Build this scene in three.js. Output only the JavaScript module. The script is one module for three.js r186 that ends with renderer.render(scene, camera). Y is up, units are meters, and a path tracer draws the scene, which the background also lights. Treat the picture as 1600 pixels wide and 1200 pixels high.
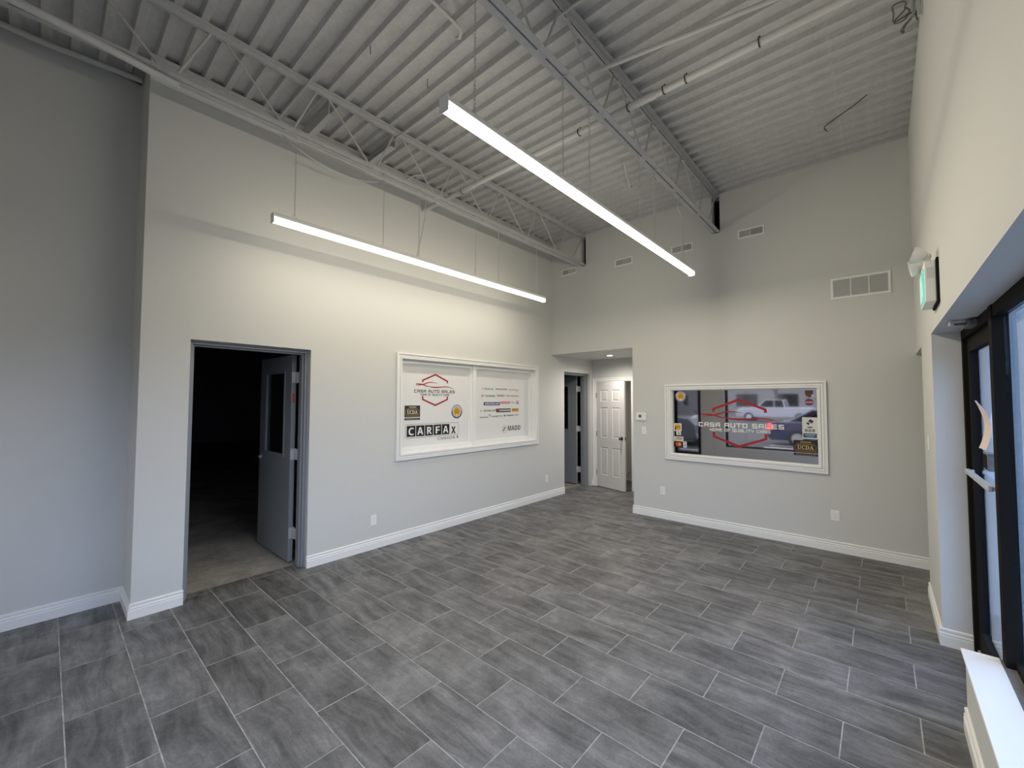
import * as THREE from 'three';
import { mergeGeometries } from 'three/addons/utils/BufferGeometryUtils.js';
import { RoundedBoxGeometry } from 'three/addons/geometries/RoundedBoxGeometry.js';
import { RectAreaLightUniformsLib } from 'three/addons/lights/RectAreaLightUniformsLib.js';

// ---------------------------------------------------------------- camera, sky, exposure
const scene = new THREE.Scene();
const camera = new THREE.PerspectiveCamera(85.63, 4 / 3, 0.03, 300);
camera.position.set(0, 1.6888, 0);
camera.rotation.set(0.040114, 0.726971, 0.002093, 'YXZ');
const renderer = new THREE.WebGLRenderer({ antialias: true });
renderer.toneMapping = THREE.LinearToneMapping;
renderer.toneMappingExposure = 1.9;
renderer.shadowMap.enabled = true;
RectAreaLightUniformsLib.init();
const SKY = new THREE.Color().setRGB(1.95, 2.07, 2.36);
scene.background = SKY;                                   // overcast dusk
const TUBE = { color: [1.0, 0.9, 0.72], side: 16, down: 36 };   // linear strip lights, radiance of their lenses
const HALL_LAMP = 3.6;

// ---------------------------------------------------------------- places (metres, camera above the origin)
const XA = -4.36, XD = -4.83, XC = 0.281, ZB = -5.953, ZF = 0.55, YC = 4.475;
const WT = 0.2;                                           // thickness of the left wall
const ZP = -0.482;                                        // where the left wall steps back
const HX = -2.826, HY = 2.503, HZ = -7.34;                // hall: right side, ceiling, back
const SOFFIT = 2.175, SILL = 0.41;

// ---------------------------------------------------------------- helpers
let seed = 12345;
const rnd = () => { seed = (seed * 1664525 + 1013904223) >>> 0; return seed / 4294967296; };
const used = {};
function numbered(n) { const k = used[n] = (used[n] ?? -1) + 1; return k ? n + '_' + String(k).padStart(3, '0') : n; }
function uvBox(g) {                                       // uv in metres, from the way each face points
  g = g.index ? g.toNonIndexed() : g; g.computeVertexNormals();
  const p = g.attributes.position, n = g.attributes.normal, uv = new Float32Array(p.count * 2);
  for (let i = 0; i < p.count; i += 3) {
    const a = Math.abs(n.getX(i)), b = Math.abs(n.getY(i)), c = Math.abs(n.getZ(i));
    for (let k = i; k < i + 3; k++) {
      if (b >= a && b >= c) { uv[2 * k] = p.getX(k); uv[2 * k + 1] = p.getZ(k); }
      else if (a >= c) { uv[2 * k] = p.getZ(k); uv[2 * k + 1] = p.getY(k); }
      else { uv[2 * k] = p.getX(k); uv[2 * k + 1] = p.getY(k); }
    }
  }
  g.setAttribute('uv', new THREE.BufferAttribute(uv, 2));
  return g;
}
const plain = (g) => { g = g.index ? g.toNonIndexed() : g; for (const k of Object.keys(g.attributes)) if (!['position', 'normal', 'uv'].includes(k)) g.deleteAttribute(k); return g; };
function bx(x0, x1, y0, y1, z0, z1, r = 0) {
  const w = Math.abs(x1 - x0), h = Math.abs(y1 - y0), d = Math.abs(z1 - z0);
  const g = r ? new RoundedBoxGeometry(w, h, d, 2, Math.min(r, w / 2.1, h / 2.1, d / 2.1)) : new THREE.BoxGeometry(w, h, d);
  g.translate((x0 + x1) / 2, (y0 + y1) / 2, (z0 + z1) / 2);
  return g;
}
function cyl(a, b, r, seg = 10, r2 = r) {                 // rod from a to b
  const A = new THREE.Vector3(...a), B = new THREE.Vector3(...b), d = B.clone().sub(A), L = d.length();
  const g = new THREE.CylinderGeometry(r2, r, L, seg);
  g.applyQuaternion(new THREE.Quaternion().setFromUnitVectors(new THREE.Vector3(0, 1, 0), d.normalize()));
  g.translate((a[0] + b[0]) / 2, (a[1] + b[1]) / 2, (a[2] + b[2]) / 2);
  return g;
}
const tube = (pts, r, n = 40, seg = 8) => new THREE.TubeGeometry(new THREE.CatmullRomCurve3(pts.map((p) => new THREE.Vector3(...p))), n, r, seg);
function shapeOf(pts, holes = []) {
  const s = new THREE.Shape(pts.map((p) => new THREE.Vector2(...p)));
  for (const h of holes) s.holes.push(new THREE.Path(h.map((p) => new THREE.Vector2(...p))));
  return s;
}
const basis = (X, Y, Z) => new THREE.Matrix4().makeBasis(new THREE.Vector3(...X), new THREE.Vector3(...Y), new THREE.Vector3(...Z));
// outline in (z, y) swept along x; outline in (x, y) swept along z
function sweepX(pts, x0, x1, holes = [], opt = {}) {
  const g = new THREE.ExtrudeGeometry(shapeOf(pts.map(([z, y]) => [-z, y]), holes.map((h) => h.map(([z, y]) => [-z, y]))), { depth: x1 - x0, bevelEnabled: false, ...opt });
  g.applyMatrix4(basis([0, 0, -1], [0, 1, 0], [1, 0, 0])); g.translate(x0, 0, 0); return g;
}
function sweepZ(pts, z0, z1, holes = [], opt = {}) {
  const g = new THREE.ExtrudeGeometry(shapeOf(pts, holes), { depth: z1 - z0, bevelEnabled: false, ...opt });
  g.translate(0, 0, z0); return g;
}
const rect = (a, b, c, d) => [[a, c], [b, c], [b, d], [a, d]];
function mesh(name, geos, mat, parent = scene) {
  let g = Array.isArray(geos) ? (geos.length > 1 ? mergeGeometries(geos.map(plain)) : plain(geos[0])) : plain(geos);
  g = uvBox(g);
  return place(name, g, mat, parent);
}
function place(name, g, mat, parent = scene) {            // geometry is given in world places; it moves into its parent's axes
  const m = new THREE.Mesh(g, mat);
  if (parent !== scene) { parent.updateWorldMatrix(true, false); g.applyMatrix4(parent.matrixWorld.clone().invert()); }
  m.name = parent === scene ? numbered(name) : name; m.castShadow = m.receiveShadow = true;
  parent.add(m);
  return m;
}
function thing(name, pos, label, category, group) {
  const o = new THREE.Group(); o.name = numbered(name); o.position.set(...pos); scene.add(o);
  return tag(o, label, category, group);
}
function tag(o, label, category, group) { o.userData = { label, category }; if (group) o.userData.group = group; return o; }
function struct(name, pos = [0, 0, 0]) { const o = new THREE.Group(); o.name = numbered(name); o.position.set(...pos); o.userData = { kind: 'structure' }; scene.add(o); return o; }
function structMesh(name, geos, mat) { const m = mesh(name, geos, mat); m.userData = { kind: 'structure' }; return m; }

// ---------------------------------------------------------------- textures
function noise(nx, ny, s) {                               // periodic value noise on [0,1)^2
  const t = new Float32Array(nx * ny); let q = s >>> 0;
  for (let i = 0; i < t.length; i++) { q = (q * 1664525 + 1013904223) >>> 0; t[i] = q / 4294967296; }
  return (u, v) => {
    const x = (u - Math.floor(u)) * nx, y = (v - Math.floor(v)) * ny, i = Math.floor(x), j = Math.floor(y);
    let a = x - i, b = y - j; a = a * a * (3 - 2 * a); b = b * b * (3 - 2 * b);
    const i0 = i % nx, i1 = (i + 1) % nx, j0 = (j % ny) * nx, j1 = ((j + 1) % ny) * nx;
    return (t[j0 + i0] * (1 - a) + t[j0 + i1] * a) * (1 - b) + (t[j1 + i0] * (1 - a) + t[j1 + i1] * a) * b;
  };
}
function dataTex(w, h, fn, srgb = true) {
  const d = new Uint8Array(w * h * 4);
  for (let y = 0; y < h; y++) for (let x = 0; x < w; x++) {
    const c = fn(x / w, y / h), o = (y * w + x) * 4;
    d[o] = Math.max(0, Math.min(255, c[0])); d[o + 1] = Math.max(0, Math.min(255, c[1])); d[o + 2] = Math.max(0, Math.min(255, c[2])); d[o + 3] = 255;
  }
  const t = new THREE.DataTexture(d, w, h); t.wrapS = t.wrapT = THREE.RepeatWrapping;
  t.magFilter = THREE.LinearFilter; t.minFilter = THREE.LinearMipmapLinearFilter; t.generateMipmaps = true;
  if (srgb) t.colorSpace = THREE.SRGBColorSpace;
  t.needsUpdate = true; return t;
}
// slate-look porcelain: clouds, streaks along the tile's length, fine grain
const SL = { w: 1536, h: 1024 };
const slate = new Float32Array(SL.w * SL.h);
{
  const layers = (list, q) => { const f = list.map(([nx, ny, a], i) => [noise(nx, ny, q + i), a]); return (u, v) => { let t = 0; for (const [n, a] of f) t += a * (n(u, v) - 0.5); return t; }; };
  const streak = layers([[4, 20, 0.5], [7, 44, 0.42], [13, 92, 0.34], [26, 190, 0.22]], 11), cloud = layers([[6, 5, 0.44], [13, 10, 0.38], [27, 21, 0.3], [60, 44, 0.22]], 31);
  const grain = layers([[190, 150, 0.2], [420, 300, 0.16]], 51), bend = layers([[4, 3, 1], [9, 7, 0.5], [24, 17, 0.2]], 61), share = noise(4, 4, 71), vein = layers([[5, 30, 1], [11, 70, 0.6]], 81);
  for (let y = 0; y < SL.h; y++) for (let x = 0; x < SL.w; x++) {
    const u = x / SL.w, v = y / SL.h, wv = v + 0.062 * bend(u, v), wu = u + 0.04 * bend(v, u), k = 0.25 + 0.75 * share(u, v);
    const ridge = Math.max(0, 1 - Math.abs(vein(wu, wv)) * 14);
    slate[y * SL.w + x] = 1.05 * streak(wu, wv) * k + cloud(wu, wv) * (1.25 - 0.8 * k) - 0.13 * ridge * k + grain(u, v);
  }
}
const slateAt = (u, v) => slate[Math.min(SL.h - 1, Math.floor(v * SL.h)) * SL.w + Math.min(SL.w - 1, Math.floor(u * SL.w))];
const tileMap = dataTex(SL.w, SL.h, (u, v) => { const t = slateAt(u, v); return [200 * (1 + 0.56 * t), 200 * (1 + 0.555 * t), 201 * (1 + 0.54 * t)]; });
const tileBump = dataTex(SL.w, SL.h, (u, v) => { const t = 128 + 150 * slateAt(u, v); return [t, t, t]; }, false);
const tileRough = dataTex(SL.w, SL.h, (u, v) => { const t = 205 - 70 * slateAt(u, v); return [t, t, t]; }, false);
const peelNoise = [noise(96, 96, 31), noise(48, 48, 32), noise(210, 210, 33)];
const peel = dataTex(512, 512, (u, v) => { const t = 128 + 70 * (peelNoise[0](u, v) - 0.5) + 50 * (peelNoise[1](u, v) - 0.5) + 30 * (peelNoise[2](u, v) - 0.5); return [t, t, t]; }, false);
const cn = [noise(6, 6, 41), noise(17, 17, 42), noise(60, 60, 43), noise(256, 256, 44)];
const cloudy = dataTex(512, 512, (u, v) => { const t = 1 + 0.16 * (cn[0](u, v) - 0.5) + 0.14 * (cn[1](u, v) - 0.5) + 0.1 * (cn[2](u, v) - 0.5) + 0.1 * (cn[3](u, v) - 0.5); return [200 * t, 199 * t, 196 * t]; });
const dusty = dataTex(512, 512, (u, v) => { const t = 1 + 0.05 * (cn[1](u, v) - 0.5) + 0.05 * (cn[2](u, v) - 0.5) + 0.05 * (cn[3](u, v) - 0.5); return [240 * t, 240 * t, 240 * t]; });
const rep = (t, x, y = x) => { const c = t.clone(); c.repeat.set(x, y); c.needsUpdate = true; return c; };

// ---------------------------------------------------------------- materials (linear base colours)
const rgb = (r, g = r, b = r) => new THREE.Color().setRGB(r, g, b);
const std = (c, o = {}) => new THREE.MeshStandardMaterial({ color: c, roughness: 0.6, ...o });
const M = {
  wall: std(rgb(0.64, 0.643, 0.616), { roughness: 0.62, bumpMap: rep(peel, 3), bumpScale: 0.0008 }),
  deck: std(rgb(0.53, 0.532, 0.53), { roughness: 0.55, map: rep(dusty, 0.7) }),
  steel: std(rgb(0.55, 0.555, 0.555), { roughness: 0.5, map: rep(dusty, 2) }),
  pipe: std(rgb(0.55, 0.55, 0.54), { roughness: 0.45 }),
  trim: std(rgb(0.86, 0.86, 0.84), { roughness: 0.35 }),
  white: std(rgb(0.87, 0.87, 0.84), { roughness: 0.4 }),
  board: std(rgb(0.80, 0.80, 0.79), { roughness: 0.3 }),
  grout: std(rgb(0.62, 0.62, 0.61), { roughness: 0.9, map: rep(cloudy, 2) }),
  concrete: std(rgb(0.60, 0.58, 0.54), { roughness: 0.85, map: rep(cloudy, 0.4) }),
  stone: std(rgb(0.25, 0.25, 0.255), { roughness: 0.85, map: rep(cloudy, 3) }),
  garage: std(rgb(0.34, 0.34, 0.35), { roughness: 0.9 }),
  asphalt: std(rgb(0.13, 0.13, 0.14), { roughness: 0.85, map: rep(cloudy, 0.15) }),
  doorGrey: std(rgb(0.26, 0.28, 0.30), { roughness: 0.4 }),
  frameGrey: std(rgb(0.27, 0.285, 0.30), { roughness: 0.4 }),
  doorWhite: std(rgb(0.72, 0.71, 0.69), { roughness: 0.42 }),
  black: new THREE.MeshPhysicalMaterial({ color: rgb(0.014, 0.013, 0.0115), roughness: 0.75, specularIntensity: 0.12 }),
  rubber: std(rgb(0.02), { roughness: 0.7 }),
  metal: std(rgb(0.6, 0.6, 0.6), { metalness: 1, roughness: 0.32 }),
  brass: std(rgb(0.16, 0.14, 0.12), { metalness: 1, roughness: 0.3 }),
  alu: std(rgb(0.7, 0.7, 0.71), { metalness: 0.6, roughness: 0.4 }),
  galv: std(rgb(0.62, 0.62, 0.61), { metalness: 0.5, roughness: 0.4 }),
  plastic: std(rgb(0.86, 0.86, 0.84), { roughness: 0.35 }),
  grille: std(rgb(0.66, 0.66, 0.64), { roughness: 0.5 }),
  slot: std(rgb(0.12), { roughness: 0.7 }),
  lens: std(rgb(0.85, 0.83, 0.78), { roughness: 0.3, emissive: new THREE.Color().setRGB(1, 0.95, 0.84), emissiveIntensity: 2.2 }),
  bulb: std(rgb(0.9), { roughness: 0.3, emissive: new THREE.Color().setRGB(1, 0.95, 0.88), emissiveIntensity: 4.0 }),
  exitGlow: std(rgb(0.1, 0.5, 0.42), { roughness: 0.3, emissive: new THREE.Color().setRGB(0.03, 0.34, 0.25), emissiveIntensity: 0.6 }),
  exitWhite: std(rgb(0.5), { roughness: 0.3, emissive: new THREE.Color().setRGB(0.35, 0.55, 0.5), emissiveIntensity: 0.5 }),
  mirrorGlass: new THREE.MeshPhysicalMaterial({ color: rgb(0.52, 0.50, 0.50), metalness: 1, roughness: 0.03 }),
  clearGlass: new THREE.MeshPhysicalMaterial({ color: rgb(0.82, 0.82, 0.82), transmission: 1, thickness: 0, roughness: 0.0, ior: 1.5 }),
  tintGlass: new THREE.MeshPhysicalMaterial({ color: rgb(0.60, 0.72, 0.90), transmission: 1, thickness: 0, roughness: 0.0, ior: 1.5 }),
  smokeGlass: new THREE.MeshPhysicalMaterial({ color: rgb(0.55, 0.55, 0.56), transmission: 1, thickness: 0, roughness: 0.0, ior: 1.5 }),
  darkGlass: std(rgb(0.01, 0.012, 0.014), { roughness: 0.06 }),
  paper: std(rgb(0.72, 0.60, 0.56), { roughness: 0.8 }),
  red: std(rgb(0.36, 0.012, 0.022), { roughness: 0.4 }),
  redLabel: std(rgb(0.5, 0.06, 0.04), { roughness: 0.5 }),
};
const tileMats = [0.138, 0.146, 0.153, 0.161].map((k, i) => std(rgb(k * 1.60, k * 1.60, k * (1.59 + 0.02 * (i % 2))), { map: tileMap, roughness: 0.6, roughnessMap: tileRough, bumpMap: tileBump, bumpScale: 0.0012 }));

// ---------------------------------------------------------------- walls
{
  const win = rect(-5.49, -2.87, 1.03, 2.205);
  // door openings reach the floor, so they notch the outline
  const pts = [[-7.34, 0], [-7.268, 0], [-7.268, 2.228], [-6.352, 2.228], [-6.352, 0], [-1.796, 0], [-1.796, 2.205], [-0.802, 2.205], [-0.802, 0], [ZP, 0], [ZP, YC], [-7.34, YC]];
  structMesh('wall_left', [sweepX(pts, XA - WT, XA, [win])], M.wall);
}
structMesh('wall_left_alcove', [bx(XD - 0.15, XD, 0, YC, ZP - 0.1, ZF + 0.2), bx(XD - 0.15, XD - 0.1, YC, 4.52, ZP - 0.1, ZF + 0.2), bx(XD, XA - WT, 0, YC, ZP - 0.1, ZP)], M.wall);
{
  const hole1 = rect(-3.737, -3.643, 3.955, 4.455), hole2 = rect(-1.66, -1.56, 3.955, 4.455), win = rect(-2.222, -0.53, 0.945, 1.855);
  const pts = [[XA, HY], [HX, HY], [HX, 0], [1.2, 0], [1.2, 4.52], [XA, 4.52]];
  structMesh('wall_back', [sweepZ(pts, ZB - 0.12, ZB, [hole1, hole2, win]), bx(-2.3, -0.5, 0.9, 1.9, ZB - 0.14, ZB - 0.12)], M.wall);
}
structMesh('wall_right', [bx(XC, XC + 0.22, SOFFIT, YC, ZB, ZF + 0.2), bx(XC + 0.15, XC + 0.22, YC, 4.52, ZB, ZF + 0.2), bx(XC, XC + 0.22, 0, SOFFIT, -5.17, -4.2), bx(XC + 0.012, XC + 0.22, 0, SILL - 0.012, -3.2, ZF)], M.wall);
structMesh('wall_right_nook', [bx(1.2, 1.3, 0, 4.52, -7.4, -5.05), bx(XC + 0.22, 1.2, 0, 4.52, -5.17, -5.05), bx(XC + 0.22, 1.2, SOFFIT, SOFFIT + 0.08, ZB, -5.17)], M.wall);
structMesh('wall_front', [sweepZ([[XD, 0], [-4.72, 0], [-4.72, SOFFIT], [-3.86, SOFFIT], [-3.86, 0], [XC, 0], [XC, 4.52], [XD, 4.52]], ZF, ZF + 0.2, [rect(-3.26, 0.16, SILL, SOFFIT)]), bx(-3.86, -3.52, 0, SOFFIT, ZF - 0.05, ZF)], M.wall);
structMesh('wall_hall', [bx(HX, HX + 0.12, 0, 2.6, HZ - 0.1, ZB - 0.12), sweepZ([[XA - WT, 0], [-4.256, 0], [-4.256, 2.085], [-3.50, 2.085], [-3.50, 0], [HX + 0.12, 0], [HX + 0.12, 2.6], [XA - WT, 2.6]], HZ - 0.1, HZ)], M.wall);
structMesh('ceiling_hall', [bx(XA, HX, HY, HY + 0.08, HZ, ZB - 0.12)], M.wall);
structMesh('outer_shell', [bx(-20.2, -20, -0.1, 4.6, -16.2, ZF + 0.2), bx(-20, XD - 0.15, -0.1, 4.6, ZF, ZF + 0.2), bx(-20, 1.3, -0.1, 4.6, -16.2, -16), bx(1.2, 1.3, -0.1, 4.6, -16, -9.5), bx(1.2, 1.3, -0.1, 4.52, -9.5, -7.4), bx(XA - WT, HX + 2, 2.6, 4.52, HZ - 0.1, HZ)], M.garage);
structMesh('partition_rear', [bx(XA - WT, XA - WT + 0.1, 0, 2.6, -9.5, HZ - 0.1), bx(-2.7, -2.6, 0, 2.6, -9.5, HZ - 0.1), bx(XA - WT + 0.1, -2.7, 0, 2.6, -9.5, -9.4), bx(XA - WT, -2.6, 2.55, 2.6, -9.5, HZ - 0.1)], M.wall);
structMesh('roof', [bx(-20.3, 1.5, 4.522, 4.7, -16.3, ZF + 0.3)], M.garage);
{ // fluted steel deck over the room, flutes running across the joists
  const P = 0.1555, top = 4.513, pts = [], back = [];
  for (let k = -17; k <= 27; k++) {
    const c = -1.856 - P * k;                              // middle of a raised flute
    if (c > ZF + 0.05 || c < ZB - 0.05) continue;
    pts.push([c + 0.056, YC], [c + 0.041, top], [c - 0.041, top], [c - 0.056, YC]);
  }
  for (let i = pts.length - 1; i >= 0; i--) back.push([pts[i][0], pts[i][1] + 0.0015]);
  structMesh('ceiling', [sweepX([...pts, ...back], XD - 0.1, XC + 0.14)], M.deck);
}
structMesh('garage_floor', [bx(-20, XA - WT + 0.01, -0.08, -0.006, -16, ZF), bx(XA - WT + 0.01, 1.2, -0.08, -0.006, -16, -9.4)], M.concrete);

// ---------------------------------------------------------------- floor tiles
{
  const floor = struct('floor');
  mesh('grout_bed', [bx(XA - WT + 0.011, 1.2, -0.06, -0.0009, ZB, ZF), bx(XD, XA - WT + 0.011, -0.06, -0.0009, ZP, ZF), bx(XA - WT + 0.01, 1.2, -0.06, -0.0009, -9.4, ZB)], M.grout, floor);
  const GX = -0.1908, GZ = -3.4592, TX = 0.305, TZ = 0.30403, GAP = 0.0029, BV = 0.0008;
  const regions = [[XA, XC, ZB, ZF], [XD, XA, ZP, ZF], [XA, HX, HZ, ZB], [XA - WT + 0.012, XA, -1.796, -0.802], [XA - WT + 0.012, XA, -7.268, -6.352], [XC, 0.425, -4.2, -3.2], [XC, 1.2, ZB, -5.17], [-4.256, -3.5, -8.3, HZ]];
  let n = 0;
  for (let zr = -17; zr <= 13; zr++) for (let ix = -17; ix <= 6; ix++) {
    if ((ix + zr) & 1) continue;
    const tx0 = GX + ix * TX, tx1 = tx0 + 2 * TX, tz0 = GZ + zr * TZ, tz1 = tz0 + TZ, ou = rnd(), ov = rnd(), fu = rnd() < 0.5 ? 1 : -1, fv = rnd() < 0.5 ? 1 : -1, mi = Math.floor(rnd() * 4);
    const pos = [], uv = [];
    const V = (x, y, z) => { pos.push(x, y, z); uv.push(ou + fu * (x - tx0) / 1.83, ov + fv * (z - tz0) / 1.22); };
    const quad = (a, b, c, d) => { V(...a); V(...b); V(...c); V(...a); V(...c); V(...d); };
    for (const [a, b, c, d] of regions) {
      const x0 = Math.max(a, tx0 + GAP), x1 = Math.min(b, tx1 - GAP), z0 = Math.max(c, tz0 + GAP), z1 = Math.min(d, tz1 - GAP);
      if (x1 - x0 < 0.004 || z1 - z0 < 0.004) continue;
      const e = [x0 > a ? BV : 0, x1 < b ? BV : 0, z0 > c ? BV : 0, z1 < d ? BV : 0], i0 = x0 + e[0], i1 = x1 - e[1], j0 = z0 + e[2], j1 = z1 - e[3], y = 0, yb = -0.0006, yl = -0.004;
      quad([i0, y, j1], [i1, y, j1], [i1, y, j0], [i0, y, j0]);
      quad([x0, yb, z1], [x1, yb, z1], [i1, y, j1], [i0, y, j1]); quad([x1, yb, z0], [x0, yb, z0], [i0, y, j0], [i1, y, j0]);
      quad([x0, yb, z0], [x0, yb, z1], [i0, y, j1], [i0, y, j0]); quad([x1, yb, z1], [x1, yb, z0], [i1, y, j0], [i1, y, j1]);
      quad([x0, yl, z1], [x1, yl, z1], [x1, yb, z1], [x0, yb, z1]); quad([x1, yl, z0], [x0, yl, z0], [x0, yb, z0], [x1, yb, z0]);
      quad([x0, yl, z0], [x0, yl, z1], [x0, yb, z1], [x0, yb, z0]); quad([x1, yl, z1], [x1, yl, z0], [x1, yb, z0], [x1, yb, z1]);
    }
    if (!pos.length) continue;
    const g = new THREE.BufferGeometry();
    g.setAttribute('position', new THREE.Float32BufferAttribute(pos, 3)); g.setAttribute('uv', new THREE.Float32BufferAttribute(uv, 2)); g.computeVertexNormals();
    const m = new THREE.Mesh(g, tileMats[mi]); m.name = n ? 'tile_' + String(n).padStart(3, '0') : 'tile'; n++; m.castShadow = m.receiveShadow = true; floor.add(m);
  }
}

// ---------------------------------------------------------------- baseboards
function skirting(name, runs) {                           // runs: [x0, z0, x1, z1, nx, nz] along the wall's face, normal into the room
  const prof = [[0, 0], [0.016, 0], [0.016, 0.066], [0.0145, 0.0685], [0.0085, 0.0705], [0.0085, 0.077], [0.0145, 0.080], [0.0145, 0.083], [0.006, 0.091], [0.006, 0.097], [0.0115, 0.101], [0.0115, 0.112], [0.008, 0.117], [0, 0.118]];
  structMesh(name, runs.map(([x0, z0, x1, z1, nx, nz]) => {
    const L = Math.hypot(x1 - x0, z1 - z0), g = new THREE.ExtrudeGeometry(shapeOf(prof), { depth: L, bevelEnabled: false });
    let d = [(x1 - x0) / L, 0, (z1 - z0) / L], s = [x0, z0];
    // keep the frame right-handed: normal x up = along
    const cx = -nz, cz = nx; if (d[0] * cx + d[2] * cz < 0) { s = [x1, z1]; d = [-d[0], 0, -d[2]]; }
    g.applyMatrix4(basis([nx, 0, nz], [0, 1, 0], d)); g.translate(s[0], 0, s[1]); return g;
  }), M.trim);
}
skirting('baseboard_left', [[XA, ZP, XA, -0.806, 1, 0], [XA, -1.79, XA, -6.345, 1, 0]]);
skirting('baseboard_alcove', [[XD, ZP, XD, ZF, 1, 0], [XD, ZP, XA + 0.016, ZP, 0, 1]]);
skirting('baseboard_back', [[HX - 0.012, ZB, 1.2, ZB, 0, 1]]);
skirting('baseboard_right', [[XC, -5.17, XC, -4.2, -1, 0], [XC - 0.016, -4.2, 0.425, -4.2, 0, 1], [XC + 0.012, -3.2, XC + 0.012, ZF, -1, 0]]);
skirting('baseboard_hall', [[XA - 0.05, HZ, -4.335, HZ, 0, 1]]);
skirting('baseboard_rear', [[-4.46, -9.4, -2.7, -9.4, 0, 1], [-2.7, -9.4, -2.7, -7.44, -1, 0]]);

// ---------------------------------------------------------------- door_1: grey steel door standing open into the dark garage
function steelDoor(name, z0, z1, top, hasLabel) {         // opening z0 (far) .. z1 (near) in the left wall, hinged at the far jamb
  const o = struct(name, [XA, 0, (z0 + z1) / 2]), xi = XA - 0.05, xo = XA - WT - 0.01;
  const jamb = (z, s) => [bx(xi - 0.05, xi, 0, top - 0.012, z, z + s * 0.012), bx(xo, xi - 0.013, 0, top - 0.03, z, z + s * 0.03), bx(xo + 0.05, xi - 0.05, 0, top - 0.046, z + s * 0.03, z + s * 0.046)];
  const head = [bx(xi - 0.05, xi, top - 0.012, top, z0, z1), bx(xo, xi - 0.013, top - 0.03, top, z0, z1), bx(xo + 0.05, xi - 0.05, top - 0.046, top - 0.03, z0 + 0.03, z1 - 0.03)];
  mesh('door_frame', [...jamb(z0, 1), ...jamb(z1, -1), ...head], M.frameGrey, o);
  // leaf at right angles to the wall, reaching into the garage
  const hx = xo - 0.075, t = 0.045, za = z0 + 0.075 - t, zb = z0 + 0.075, len = 0.93, y0 = 0.012, y1 = top - 0.036;
  const g0 = hx - 0.74, g1 = hx - 0.19, gy0 = 1.1, gy1 = 1.99;
  const leaf = mesh('door_leaf', [sweepZ([[hx - len, y0], [hx, y0], [hx, y1], [hx - len, y1]], za, zb, [rect(g0, g1, gy0, gy1)])], M.doorGrey, o);
  mesh('glass_pane', [bx(g0, g1, gy0, gy1, za + 0.018, za + 0.026)], M.darkGlass, leaf);
  mesh('glazing_frame', [bx(g0 - 0.02, g0 + 0.008, gy0 - 0.02, gy1 + 0.02, zb, zb + 0.006), bx(g1 - 0.008, g1 + 0.02, gy0 - 0.02, gy1 + 0.02, zb, zb + 0.006), bx(g0, g1, gy0 - 0.02, gy0 + 0.008, zb, zb + 0.006), bx(g0, g1, gy1 - 0.008, gy1 + 0.02, zb, zb + 0.006)], M.doorGrey, leaf);
  mesh('lever_handle', [cyl([hx - len + 0.07, 1.03, zb], [hx - len + 0.07, 1.03, zb + 0.012], 0.028, 20), cyl([hx - len + 0.07, 1.03, zb], [hx - len + 0.07, 1.03, zb + 0.055], 0.011, 12), cyl([hx - len + 0.065, 1.03, zb + 0.05], [hx - len + 0.18, 1.03, zb + 0.05], 0.01, 12),
    cyl([hx - len + 0.07, 1.03, za], [hx - len + 0.07, 1.03, za - 0.055], 0.011, 12), cyl([hx - len + 0.065, 1.03, za - 0.05], [hx - len + 0.18, 1.03, za - 0.05], 0.01, 12)], M.metal, leaf);
  for (const y of [0.3, 1.12, 1.93]) mesh('hinge', [bx(hx - 0.002, hx + 0.002, y - 0.057, y + 0.057, za + 0.006, zb - 0.002), bx(hx, xo + 0.005, y - 0.057, y + 0.057, za - 0.004, za), cyl([hx + 0.008, y - 0.06, za - 0.006], [hx + 0.008, y + 0.06, za - 0.006], 0.008, 10)], M.galv, leaf);
  if (hasLabel) mesh('fire_label', [bx(hx, hx + 0.001, 1.66, 1.76, za + 0.012, zb - 0.012)], M.redLabel, leaf);
  return o;
}
steelDoor('door_1', -1.796, -0.802, 2.205, true);
steelDoor('door_2', -7.268, -6.352, 2.228, false);

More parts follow.
